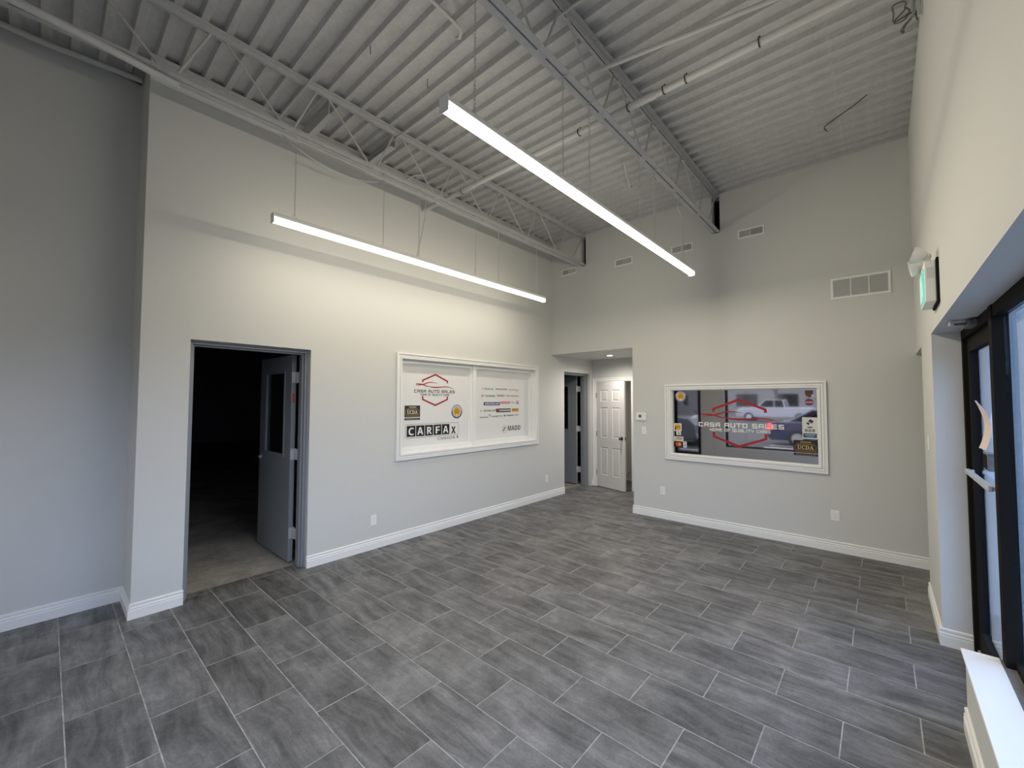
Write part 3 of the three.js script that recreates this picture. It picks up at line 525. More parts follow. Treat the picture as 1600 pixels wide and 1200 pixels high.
{ // exit sign with two emergency lamp heads on the right wall
  const z0 = -3.86, z1 = -3.55, o = thing('exit_light', [XC, 2.29, -3.7], 'white exit light with green face and two lamp heads on right wall', 'exit sign');
  mesh('back_plate', [bx(XC - 0.012, XC, 2.285, 2.56, z0, z1 + 0.012, 0.003)], M.black, o);
  const box = mesh('housing', [bx(0.217, XC - 0.012, 2.295, 2.545, z0 - 0.01, z1, 0.006)], M.plastic, o);
  mesh('green_face', [bx(0.2135, 0.2175, 2.315, 2.505, z0 + 0.02, z1 - 0.012, 0.001)], M.exitGlow, box);
  // running figure and doorway, raised on the face
  const f = (pts) => sweepX(pts.map(([a, b]) => [-3.7 - a, 2.41 + b]), 0.2115, 0.2138);
  mesh('pictogram', [f([[0.05, -0.08], [0.12, -0.08], [0.12, 0.08], [0.05, 0.08]]), f([[-0.05, 0.0], [0.0, 0.05], [0.02, 0.03], [-0.02, -0.02]]), f([[-0.08, -0.07], [-0.06, -0.075], [-0.005, -0.02], [-0.025, 0.0]]), f([[0.0, -0.015], [0.035, -0.03], [0.03, -0.075], [0.015, -0.075], [0.015, -0.04], [-0.015, -0.02]]),
    new THREE.CylinderGeometry(0.016, 0.016, 0.0025, 16).rotateZ(Math.PI / 2).translate(0.2127, 2.485, -3.715)], M.exitWhite, box);
  mesh('test_panel', [bx(0.228, 0.258, 2.44, 2.505, z1 - 0.001, z1 + 0.0015)], M.grille, box);
  for (const [zz, d, q] of [[-3.60, 0.15, 0.35], [-3.82, 0.14, -0.2]]) {
    const prof = [[0.012, 0], [0.028, 0.008], [0.044, 0.035], [0.052, 0.065], [0.052, 0.07], [0.048, 0.07], [0.042, 0.05], [0, 0.042]].map((p) => new THREE.Vector2(...p));
    const head = new THREE.LatheGeometry(prof, 28).rotateZ(Math.PI / 2 - q).translate(0.235, 2.585, zz);
    const h = mesh('lamp_head', [head, cyl([0.243, 2.54, zz], [0.236, 2.585, zz], 0.012, 10), new THREE.SphereGeometry(0.018, 14, 10).translate(0.238, 2.585, zz)], M.plastic, o);
    const c = new THREE.CylinderGeometry(0.043, 0.043, 0.003, 24).translate(0, 0.055, 0).rotateZ(Math.PI / 2 - q).translate(0.235, 2.585, zz);
    mesh('lamp_glass', [c], M.alu, h);
  }
}
{ // notice and box on the entry door
  const g = new THREE.PlaneGeometry(0.2, 0.28, 12, 8), p = g.attributes.position;
  for (let i = 0; i < p.count; i++) { const x = p.getX(i), y = p.getY(i); p.setZ(i, 0.003 + 0.055 * Math.pow(Math.max(0, y) / 0.14, 1.6) * (0.8 + x * 2) + 0.025 * Math.pow(Math.max(0, -y) / 0.14, 2) + 0.003 * Math.sin(x * 60)); }
  g.computeVertexNormals(); g.rotateY(-Math.PI / 2).translate(0.458, 1.555, -3.6);
  tag(mesh('paper_notice', [g], M.paper), 'curling pale pink paper notice taped to the entry door glass', 'notice');
  const o = thing('lock_box', [0.45, 1.31, -3.56], 'small dark lock box below the pink notice on the entry door', 'lock box');
  mesh('box_body', [bx(0.435, 0.463, 1.3, 1.4, -3.62, -3.5, 0.006)], M.stone, o);
  mesh('box_cover', [bx(0.432, 0.436, 1.31, 1.39, -3.61, -3.51, 0.002)], M.black, o);
}

// ---------------------------------------------------------------- printed decals
function decal(name, w, h, px, draw, at, turn, label, category, group) {     // w, h in metres; at = centre
  const c = document.createElement('canvas'), k = px / w; c.width = px; c.height = Math.max(4, Math.round(h * k));
  const g = c.getContext('2d'); g.clearRect(0, 0, c.width, c.height); g.save(); draw(g, c.width, c.height); g.restore();
  const t = new THREE.CanvasTexture(c); t.colorSpace = THREE.SRGBColorSpace; t.anisotropy = 8;
  const m = new THREE.Mesh(new THREE.PlaneGeometry(w, h), new THREE.MeshStandardMaterial({ map: t, transparent: true, roughness: 0.45 }));
  m.name = numbered(name); m.position.set(...at); m.rotation.y = turn; m.receiveShadow = true; scene.add(m);
  return tag(m, label, category, group);
}
function words(g, s, x, y, w, h, color, font = 'bold', family = 'sans-serif') {   // text squeezed into a box whose cap height is h
  g.save(); g.fillStyle = color; g.textBaseline = 'alphabetic'; g.textAlign = 'left'; const F = 100; g.font = font + ' ' + F + 'px ' + family;
  const tw = g.measureText(s).width; g.translate(x, y + h); g.scale(w / tw, h / (F * 0.72)); g.fillText(s, 0, 0); g.restore();
}
function bar(g, x, y, w, h, c, r = 0) { g.fillStyle = c; g.beginPath(); if (r && g.roundRect) g.roundRect(x, y, w, h, r); else g.rect(x, y, w, h); g.fill(); }
function squiggle(g, x, y, w, h, c, s) { let q = s; g.fillStyle = c; for (let i = x; i < x + w;) { q = (q * 16807) % 2147483647; const b = h * (0.25 + 0.35 * (q % 100) / 100); g.fillRect(i, y, b, h); i += b * 1.6; } }   // lines of print too small to read
function oval(g, x, y, rx, ry, c, line = 0) { g.beginPath(); g.ellipse(x, y, rx, ry, 0, 0, Math.PI * 2); if (line) { g.lineWidth = line; g.strokeStyle = c; g.stroke(); } else { g.fillStyle = c; g.fill(); } }

// squared letters of the dealer's sign, as strokes on a 4 x 6 grid
const LETTERS = { C: [[[4, 0], [0, 0], [0, 6], [4, 6]]], A: [[[0, 6], [0, 1], [1, 0], [4, 0], [4, 6]], [[0, 3.6], [4, 3.6]]], S: [[[4, 0], [0, 0], [0, 3], [4, 3], [4, 6], [0, 6]]], U: [[[0, 0], [0, 6], [4, 6], [4, 0]]], T: [[[-0.4, 0], [4.4, 0]], [[2, 0], [2, 6]]], O: [[[0, 0], [4, 0], [4, 6], [0, 6], [0, -0.5]]], L: [[[0, 0], [0, 6], [4, 6]]], E: [[[4, 0], [0, 0], [0, 6], [4, 6]], [[0, 3], [3.6, 3]]],
  H: [[[0, 0], [0, 6]], [[4, 0], [4, 6]], [[0, 3], [4, 3]]], M: [[[0, 6], [0, 0], [2, 3], [4, 0], [4, 6]]], F: [[[4, 0], [0, 0], [0, 6]], [[0, 3], [3.4, 3]]], Q: [[[0, 0], [4, 0], [4, 6], [0, 6], [0, -0.5]], [[2.4, 4.2], [4.4, 6.6]]], I: [[[2, 0.2], [2, 5.8]]], Y: [[[0, 0], [0, 2.6], [2, 3.6], [4, 2.6], [4, 0]], [[2, 3.6], [2, 6]]], R: [[[0, 6], [0, 0], [4, 0], [4, 3.2], [0, 3.2]], [[2, 3.2], [4, 6]]] };
function signText(str, x0, x1, y0, y1, t, depth) {       // one list of strokes per letter        // raised vinyl letters, y1 the top
  const width = (ch) => ({ ' ': 0.55, I: 0.42 })[ch] ?? 1, total = [...str].reduce((a, c) => a + width(c), 0), adv = (x1 - x0) / (total - 0.2);
  let at = x0;
  return [...str].map((ch) => { const out = [], left = at, lw = adv * (width(ch) - 0.2); at += adv * width(ch);
    for (const line of LETTERS[ch] ?? []) for (let k = 0; k + 1 < line.length; k++) {
      const P = (p) => [left + t / 2 + p[0] / 4 * (lw - t), y1 - t / 2 - p[1] / 6 * (y1 - y0 - t)], a = P(line[k]), b = P(line[k + 1]), L = Math.hypot(b[0] - a[0], b[1] - a[1]);
      out.push(new THREE.BoxGeometry(L + t * 0.99, t, depth + out.length * 0.00015).rotateZ(Math.atan2(b[1] - a[1], b[0] - a[0])).translate((a[0] + b[0]) / 2, (a[1] + b[1]) / 2, depth / 2 + out.length * 0.000075));
    }
    return out;
  }).filter((l) => l.length);
}
let ribbons = 0;
function ribbon(pts, wide) {                              // tapering stroke along points: wide = half widths
  const c = new THREE.CatmullRomCurve3(pts.map((p) => new THREE.Vector3(p[0], p[1], 0))), N = 40, a = [], b = [];
  for (let i = 0; i <= N; i++) { const t = i / N, p = c.getPoint(t), d = c.getTangent(t), f = t * (wide.length - 1), j = Math.min(wide.length - 2, Math.floor(f)), w = wide[j] + (wide[j + 1] - wide[j]) * (f - j); a.push([p.x - d.y * w, p.y + d.x * w]); b.unshift([p.x + d.y * w, p.y - d.x * w]); }
  ribbons += 1; return sweepZ([...a, ...b], 0, 0.0008 + (ribbons % 4) * 0.00025);
}
function makeLogo(at, turn, s, textMat, label) {
  const o = thing('dealer_logo', at, label, 'logo'); o.rotation.y = turn; o.scale.setScalar(s); o.updateMatrixWorld(true);
  const P = (l) => l.map((g) => g.applyMatrix4(o.matrixWorld)), W = 0.318, w = 0.031;
  const up = [[-W, 0.14], [-W, 0.19], [0, 0.318], [W, 0.19], [W, 0.14], [W - w, 0.14], [W - w, 0.172], [0, 0.284], [-W + w, 0.172], [-W + w, 0.14]];
  const dn = [[-W, -0.125], [-W, -0.197], [0, -0.32], [W, -0.197], [W, -0.125], [W - w, -0.125], [W - w, -0.179], [0, -0.286], [-W + w, -0.179], [-W + w, -0.125]];
  mesh('hexagon_top', P([sweepZ(up, 0, 0.0008)]), M.red, o); mesh('hexagon_bottom', P([sweepZ([...dn].reverse(), 0, 0.0008)]), M.red, o);
  mesh('car_outline', P([ribbon([[-0.46, 0.102], [-0.38, 0.104], [-0.3, 0.098], [-0.23, 0.075], [-0.15, 0.057]], [0.009, 0.011, 0.012, 0.009, 0.003]), ribbon([[-0.3, 0.099], [-0.23, 0.12], [-0.15, 0.142], [-0.06, 0.146], [0.06, 0.126]], [0.008, 0.009, 0.008, 0.006, 0.001]),
    ribbon([[-0.2, 0.072], [-0.1, 0.055], [0.0, 0.049], [0.12, 0.057], [0.25, 0.067], [0.36, 0.058], [0.476, 0.02]], [0.002, 0.009, 0.012, 0.009, 0.008, 0.007, 0.001]), ribbon([[-0.46, 0.068], [-0.4, 0.082], [-0.32, 0.092]], [0.001, 0.005, 0.006])]), M.red, o);
  for (const l of [...signText('CASA AUTO SALES', -0.496, 0.496, -0.060, -0.002, 0.0122, 0.0008), ...signText('HOME OF QUALITY CARS', -0.352, 0.352, -0.117, -0.079, 0.0070, 0.0008)]) mesh('letter', P(l), textMat, o);
}
const FACE = XA - 0.09 + 0.001, GLASS = ZB - 0.03 + 0.001, R = Math.PI / 2;
makeLogo([-1.385, 1.403, GLASS], 0, 1, M.white, 'large red hexagon car logo with white lettering on the mirror window');
makeLogo([FACE, 1.83, -3.46], R, 0.677, std(rgb(0.09, 0.085, 0.085), { roughness: 0.4 }), 'red hexagon car logo with grey lettering on the boarded window');

const seal = (g, w, h) => { oval(g, w / 2, h / 2, w / 2 * 0.98, h / 2 * 0.98, '#8f8fbe'); oval(g, w / 2, h / 2, w * 0.42, h * 0.42, '#b9bccb', 0); g.lineWidth = w * 0.07; g.strokeStyle = '#22224e'; g.beginPath(); g.ellipse(w / 2, h / 2, w * 0.43, h * 0.43, 0, -0.1, Math.PI + 0.1); g.stroke();
  oval(g, w / 2, h / 2, w * 0.33, h * 0.34, '#e6d7a0'); oval(g, w / 2, h / 2, w * 0.3, h * 0.31, '#d2a126'); for (const [y, k] of [[0.36, 0.3], [0.47, 0.44], [0.58, 0.3]]) squiggle(g, w * (0.5 - k / 2), h * y, w * k, h * 0.055, '#6d4f10', 7 + y * 100 | 0); oval(g, w / 2, h * 0.72, w * 0.07, h * 0.05, '#f7e6b0'); };
const badge = (dark, gold, light) => (g, w, h) => { const H = h * 0.8; bar(g, 0, 0, w, H, dark); bar(g, 0, h * 0.86, w, h * 0.14, dark); squiggle(g, w * 0.1, h * 0.9, w * 0.8, h * 0.06, gold, 5);
  squiggle(g, w * 0.3, H * 0.1, w * 0.42, H * 0.08, light, 9); squiggle(g, w * 0.14, H * 0.24, w * 0.72, H * 0.08, gold, 11); g.strokeStyle = gold; g.lineWidth = H * 0.035; g.beginPath(); g.moveTo(w * 0.07, H * 0.42); g.quadraticCurveTo(w * 0.1, H * 0.38, w * 0.5, H * 0.34); g.quadraticCurveTo(w * 0.9, H * 0.38, w * 0.93, H * 0.42); g.lineTo(w * 0.93, H * 0.76); g.lineTo(w * 0.07, H * 0.76); g.closePath(); g.stroke();
  words(g, 'UCDA', w * 0.16, H * 0.42, w * 0.68, H * 0.3, light, 'bold', 'serif'); squiggle(g, w * 0.08, H * 0.84, w * 0.84, H * 0.09, gold, 13); };
const onA = (z0, y1, z1, y0) => [[FACE, (y0 + y1) / 2, (z0 + z1) / 2], Math.abs(z1 - z0), y1 - y0];
const da = 'printed decals on the boarded window';
function decalA(name, box, px, draw, label, cat = 'decal') { const [at, w, h] = onA(...box); decal(name, w, h, px, draw, at, R, label, cat, da); }
decalA('dealer_badge', [-2.983, 1.624, -3.217, 1.44], 320, badge('#2b2432', '#9c8a52', '#efe6bd'), 'dark purple and gold rectangular badge on the boarded window');
decalA('seal_decal', [-3.738, 1.634, -3.939, 1.435], 256, seal, 'round blue and gold seal on the boarded window');
decalA('history_report_logo', [-3.0, 1.388, -3.885, 1.157], 768, (g, w, h) => {
  const bh = h * 0.74; g.strokeStyle = '#2a2a2a'; g.lineWidth = h * 0.014; g.beginPath(); g.roundRect ? g.roundRect(h * 0.02, h * 0.02, w * 0.975, bh, h * 0.07) : g.rect(h * 0.02, h * 0.02, w * 0.975, bh); g.stroke();
  const n = 6, bw = w * 0.945 / n; [...'CARFA'].forEach((c, i) => { const x = w * 0.022 + i * bw * 1.0; bar(g, x, h * 0.09, bw * 0.93, bh - h * 0.14, '#1c1c1c'); words(g, c, x + bw * 0.14, h * 0.19, bw * 0.65, bh * 0.56, '#f2f2f0'); });
  words(g, 'x', w * 0.022 + 5 * bw + bw * 0.15, bh * 0.16, bw * 0.6, bh * 0.76, '#1c1c1c'); words(g, 'CANADA', w * 0.565, h * 0.83, w * 0.35, h * 0.15, '#2c2c2c', 'normal');
  g.fillStyle = '#b3203a'; g.beginPath(); const x = w * 0.965, y = h * 0.9, r = h * 0.09; for (let i = 0; i < 11; i++) { const a = -Math.PI / 2 + i * Math.PI * 2 / 11, q = i % 2 ? r * 0.5 : r; g.lineTo(x + q * Math.cos(a), y + q * Math.sin(a)); } g.fill(); },
  'large row of black letter tiles with a red leaf below, on the boarded window');
const brands = [
  [[-4.314, 1.883, -4.574, 1.846], (g, w, h) => { g.strokeStyle = '#b0303a'; g.lineWidth = h * 0.16; g.beginPath(); g.arc(w * 0.1, h * 0.5, h * 0.36, -2.8, 1.2); g.stroke(); words(g, 'Hankook', w * 0.24, h * 0.15, w * 0.75, h * 0.6, '#555553', 'bold', 'serif'); }, 'red swoosh and grey serif tyre logo, left of the top row'],
  [[-4.616, 1.883, -4.896, 1.854], (g, w, h) => { g.transform(1, 0, -0.2, 1, h * 0.2, 0); words(g, 'BRIDGESTONE', 0, h * 0.12, w * 0.96, h * 0.8, '#3a3a38'); }, 'dark slanted lettering in the middle of the top tyre logo row'],
  [[-4.918, 1.883, -5.17, 1.826], (g, w, h) => { words(g, 'Continental', 0, h * 0.1, w * 0.98, h * 0.42, '#d29a5c'); words(g, 'TIRE', w * 0.7, h * 0.72, w * 0.24, h * 0.22, '#8c8c88', 'normal'); }, 'orange tyre logo at the right of the top row'],
  [[-4.308, 1.783, -4.617, 1.738], (g, w, h) => { g.strokeStyle = '#b02a34'; g.lineWidth = h * 0.2; g.beginPath(); g.moveTo(w * 0.02, h * 0.12); g.lineTo(w * 0.12, h * 0.5); g.lineTo(w * 0.22, h * 0.1); g.moveTo(w * 0.13, h * 0.45); g.lineTo(w * 0.03, h * 0.92); g.stroke(); words(g, 'YOKOHAMA', w * 0.28, h * 0.2, w * 0.71, h * 0.6, '#3f3f3d'); }, 'red Y mark with dark lettering, left of the second tyre logo row'],
  [[-4.645, 1.785, -4.828, 1.749], (g, w, h) => { words(g, 'K', 0, 0, w * 0.2, h * 0.94, '#b3262e', 'italic bold'); words(g, 'UMHO', w * 0.2, h * 0.1, w * 0.78, h * 0.8, '#4a3a38', 'italic bold'); }, 'small red and brown tyre logo in the middle of the second row'],
  [[-4.866, 1.783, -5.17, 1.749], (g, w, h) => words(g, 'Firestone', 0, h * 0.06, w, h * 0.82, '#b23a46', 'bold', 'serif'), 'red serif lettering at the right of the second tyre logo row'],
  [[-4.362, 1.669, -4.715, 1.611], (g, w, h) => { bar(g, 0, h * 0.08, w, h * 0.84, '#3d4a75', h * 0.1); g.transform(1, 0, -0.2, 1, h * 0.16, 0); words(g, 'MICHELIN', w * 0.07, h * 0.3, w * 0.86, h * 0.42, '#e9edf2'); }, 'blue bar with white lettering in the third tyre logo row'],
  [[-4.729, 1.676, -5.074, 1.637], (g, w, h) => { bar(g, 0, h * 0.06, w * 0.64, h * 0.86, '#c2435a'); words(g, 'GENERAL', w * 0.03, h * 0.2, w * 0.58, h * 0.58, '#f0c8cc', 'italic bold'); words(g, 'TIRE', w * 0.7, h * 0.2, w * 0.29, h * 0.6, '#a8aca4'); }, 'pink red tyre logo in the middle of the third row'],
  [[-5.098, 1.691, -5.174, 1.626], (g, w, h) => { g.strokeStyle = '#b04a58'; g.lineWidth = w * 0.2; g.beginPath(); g.moveTo(w * 0.2, h * 0.08); g.lineTo(w * 0.2, h * 0.6); g.quadraticCurveTo(w * 0.5, h * 1.05, w * 0.8, h * 0.6); g.lineTo(w * 0.8, h * 0.08); g.stroke(); bar(g, w * 0.44, h * 0.1, w * 0.12, h * 0.5, '#b04a58'); }, 'small red shield mark at the right of the third tyre row'],
  [[-4.296, 1.555, -4.629, 1.518], (g, w, h) => { g.fillStyle = '#3a3a3a'; g.beginPath(); g.moveTo(0, h * 0.25); g.lineTo(w * 0.1, h * 0.5); g.lineTo(0, h * 0.85); g.lineTo(w * 0.03, h * 0.5); g.fill(); words(g, 'DUNLOP', w * 0.18, h * 0.12, w * 0.8, h * 0.76, '#262626', 'italic bold'); }, 'black slanted lettering at the left of the fourth tyre logo row'],
  [[-4.632, 1.567, -4.981, 1.504], (g, w, h) => { bar(g, 0, h * 0.05, w * 0.97, h * 0.9, '#241f1f', h * 0.1); bar(g, w * 0.2, h * 0.32, w * 0.76, h * 0.36, '#e8e4e0'); oval(g, w * 0.1, h * 0.5, h * 0.28, h * 0.36, '#a83040'); words(g, 'BFGoodrich', w * 0.22, h * 0.38, w * 0.72, h * 0.24, '#8a8580'); bar(g, w * 0.97, h * 0.1, w * 0.02, h * 0.8, '#a7b04a'); }, 'black bar tyre logo with a white strip in the fourth row'],
  [[-5.0, 1.565, -5.162, 1.505], (g, w, h) => { bar(g, 0, h * 0.05, w, h * 0.9, '#d8b04c'); bar(g, 0, h * 0.05, w, h * 0.62, '#c98c2c'); words(g, 'PIRELLI', w * 0.08, h * 0.2, w * 0.84, h * 0.34, '#a05a22'); }, 'yellow orange tyre logo block at the right of the fourth row'],
  [[-4.284, 1.451, -4.465, 1.424], (g, w, h) => squiggle(g, 0, h * 0.2, w, h * 0.6, '#6f706e', 21), 'faint tiny line of print, lowest at the left under the tyre logos'],
  [[-4.465, 1.482, -4.778, 1.43], (g, w, h) => { g.strokeStyle = '#4a4c4c'; g.lineWidth = h * 0.16; g.beginPath(); g.moveTo(0, h * 0.2); g.lineTo(w * 0.13, h * 0.2); g.lineTo(w * 0.07, h * 0.75); g.stroke(); squiggle(g, w * 0.2, h * 0.5, w * 0.42, h * 0.36, '#7c8880', 23); oval(g, w * 0.64, h * 0.66, h * 0.24, h * 0.24, '#4a4c4c', h * 0.14); squiggle(g, w * 0.76, h * 0.46, w * 0.22, h * 0.32, '#7c8880', 27); }, 'small grey print with a hooked mark in the lowest row'],
  [[-4.807, 1.474, -5.155, 1.432], (g, w, h) => { g.fillStyle = '#3a4054'; g.beginPath(); g.moveTo(w * 0.05, 0); g.lineTo(w * 0.1, h * 0.45); g.lineTo(w * 0.05, h); g.lineTo(0, h * 0.45); g.fill(); squiggle(g, w * 0.18, h * 0.22, w * 0.5, h * 0.5, '#4c5266', 31); squiggle(g, w * 0.77, h * 0.2, w * 0.22, h * 0.44, '#6a7084', 35); }, 'small dark blue print with a diamond mark in the lowest row'],
];
for (const [b, d, l] of brands) decalA('tyre_brand_decal', b, 256, d, l);
decalA('charity_logo', [-4.764, 1.3, -5.244, 1.177], 384, (g, w, h) => { oval(g, w * 0.12, h * 0.5, w * 0.1, h * 0.46, '#8c6468', h * 0.03); g.strokeStyle = '#2a2022'; g.lineWidth = h * 0.1; g.beginPath(); g.moveTo(w * 0.08, h * 0.72); g.quadraticCurveTo(w * 0.16, h * 0.5, w * 0.1, h * 0.36); g.quadraticCurveTo(w * 0.16, h * 0.2, w * 0.18, h * 0.4); g.stroke(); oval(g, w * 0.08, h * 0.64, h * 0.08, h * 0.1, '#2a2022'); words(g, 'MADD', w * 0.27, h * 0.1, w * 0.67, h * 0.62, '#1f1d1d'); words(g, 'TM', w * 0.955, h * 0.05, w * 0.04, h * 0.07, '#1f1d1d'); }, 'bold black lettering with a ringed mark at lower right of the boarded window');

const db = 'stickers on the mirror window';
function decalB(name, x0, y1, x1, y0, px, draw, label) { decal(name, x1 - x0, y1 - y0, px, draw, [(x0 + x1) / 2, (y0 + y1) / 2, GLASS], 0, label, 'sticker', db); }
decalB('seal_sticker', -2.198, 1.838, -2.044, 1.668, 200, seal, 'round blue and gold seal sticker, top left of the mirror window');
decalB('payment_sticker', -2.221, 1.372, -2.114, 1.262, 160, (g, w, h) => { bar(g, 0, 0, w, h, '#e9e4cf', w * 0.08); bar(g, w * 0.13, h * 0.14, w * 0.74, h * 0.72, '#d9a02c'); bar(g, w * 0.2, h * 0.42, w * 0.66, h * 0.1, '#8a5a12'); g.fillStyle = '#33230e'; g.beginPath(); g.moveTo(w * 0.13, h * 0.46); g.lineTo(w * 0.3, h * 0.52); g.lineTo(w * 0.3, h * 0.86); g.lineTo(w * 0.13, h * 0.86); g.fill(); }, 'square yellow payment sticker with a white border, lower left of mirror window');
decalB('payment_sticker', -2.188, 1.258, -2.124, 1.206, 120, (g, w, h) => { bar(g, 0, 0, w, h, '#e6e4d8'); g.strokeStyle = '#3b3d3a'; g.lineWidth = w * 0.1; for (const [x, r] of [[0.3, 0.16], [0.42, 0.28], [0.54, 0.4]]) { g.beginPath(); g.arc(w * 0.25, h * 0.6, w * r, -0.8, 0.5); g.stroke(); } }, 'tiny white sticker with dark waves under the yellow payment sticker');
decalB('payment_sticker', -2.223, 1.188, -2.09, 1.117, 200, (g, w, h) => { bar(g, 0, 0, w, h, '#ded9c8'); bar(g, 0, h * 0.84, w, h * 0.16, '#e0b070'); words(g, 'VISA', w * 0.2, h * 0.16, w * 0.66, h * 0.5, '#3c3c3e', 'italic bold'); }, 'pale card sticker with dark slanted letters, lower left of the mirror window');
decalB('payment_sticker', -2.224, 1.112, -2.1, 1.038, 200, (g, w, h) => { bar(g, 0, 0, w, h, '#1f1416'); oval(g, w * 0.38, h * 0.46, w * 0.19, h * 0.34, '#d8402c'); oval(g, w * 0.64, h * 0.46, w * 0.19, h * 0.34, '#eea040'); oval(g, w * 0.51, h * 0.46, w * 0.07, h * 0.24, '#e8662a'); squiggle(g, w * 0.25, h * 0.86, w * 0.5, h * 0.07, '#a07868', 3); }, 'black sticker with overlapping red and orange circles, lower left of mirror window');
decalB('payment_sticker', -2.094, 1.12, -2.046, 1.036, 100, (g, w, h) => { bar(g, 0, 0, w, h, '#dcdce4'); bar(g, w * 0.32, h * 0.12, w * 0.36, h * 0.2, '#a09aa4'); bar(g, w * 0.32, h * 0.42, w * 0.36, h * 0.42, '#7f7f88'); }, 'narrow white sticker beside the red and orange circles');
decalB('crest_sticker', -0.671, 1.816, -0.592, 1.732, 120, (g, w, h) => { g.fillStyle = '#4a3a34'; g.beginPath(); g.moveTo(0, 0); g.lineTo(w, 0); g.lineTo(w, h * 0.45); g.quadraticCurveTo(w * 0.9, h * 0.85, w * 0.5, h); g.quadraticCurveTo(w * 0.1, h * 0.8, 0, h * 0.5); g.fill(); oval(g, w * 0.5, h * 0.42, w * 0.28, h * 0.28, '#6a2f14'); oval(g, w * 0.62, h * 0.4, w * 0.14, h * 0.2, '#5b3c10'); bar(g, w * 0.8, h * 0.6, w * 0.18, h * 0.2, '#e8e6e4'); }, 'small brown shield sticker, top right of the mirror window');
decalB('round_sticker', -0.673, 1.72, -0.591, 1.638, 120, (g, w, h) => { oval(g, w / 2, h / 2, w * 0.49, h * 0.49, '#54404a'); oval(g, w / 2, h / 2, w * 0.42, h * 0.42, '#7a3440'); bar(g, w * 0.06, h * 0.44, w * 0.88, h * 0.16, '#d8a2a4'); }, 'round red sticker with a pink bar, below the brown shield');
decalB('accreditation_sticker', -0.706, 1.5, -0.558, 1.245, 240, (g, w, h) => { bar(g, 0, 0, w, h, '#dcdcd6', w * 0.05); g.save(); g.translate(w * 0.56, h * 0.2); g.rotate(0.62); bar(g, -w * 0.15, -h * 0.085, w * 0.3, h * 0.13, '#2a3352', 5); bar(g, -w * 0.15, h * 0.085, w * 0.2, h * 0.09, '#2c3c4c', 4); g.restore(); g.fillStyle = '#2a3a40'; g.beginPath(); g.moveTo(w * 0.28, h * 0.435); g.lineTo(w * 0.72, h * 0.435); g.lineTo(w * 0.6, h * 0.49); g.lineTo(w * 0.4, h * 0.49); g.fill(); words(g, 'BBB', w * 0.15, h * 0.54, w * 0.7, h * 0.14, '#46505a'); bar(g, w * 0.06, h * 0.74, w * 0.88, h * 0.2, '#27435f'); squiggle(g, w * 0.12, h * 0.77, w * 0.76, h * 0.045, '#a9c0cc', 41); squiggle(g, w * 0.2, h * 0.83, w * 0.6, h * 0.04, '#a9c0cc', 43); squiggle(g, w * 0.3, h * 0.885, w * 0.4, h * 0.03, '#8fb0c4', 47); }, 'tall white and blue sticker on the right of the mirror window');
decalB('dealer_badge_sticker', -0.798, 1.226, -0.562, 1.046, 320, badge('#221a12', '#8f7440', '#d8c47c'), 'black and gold rectangular sticker at the lower right of the mirror window');

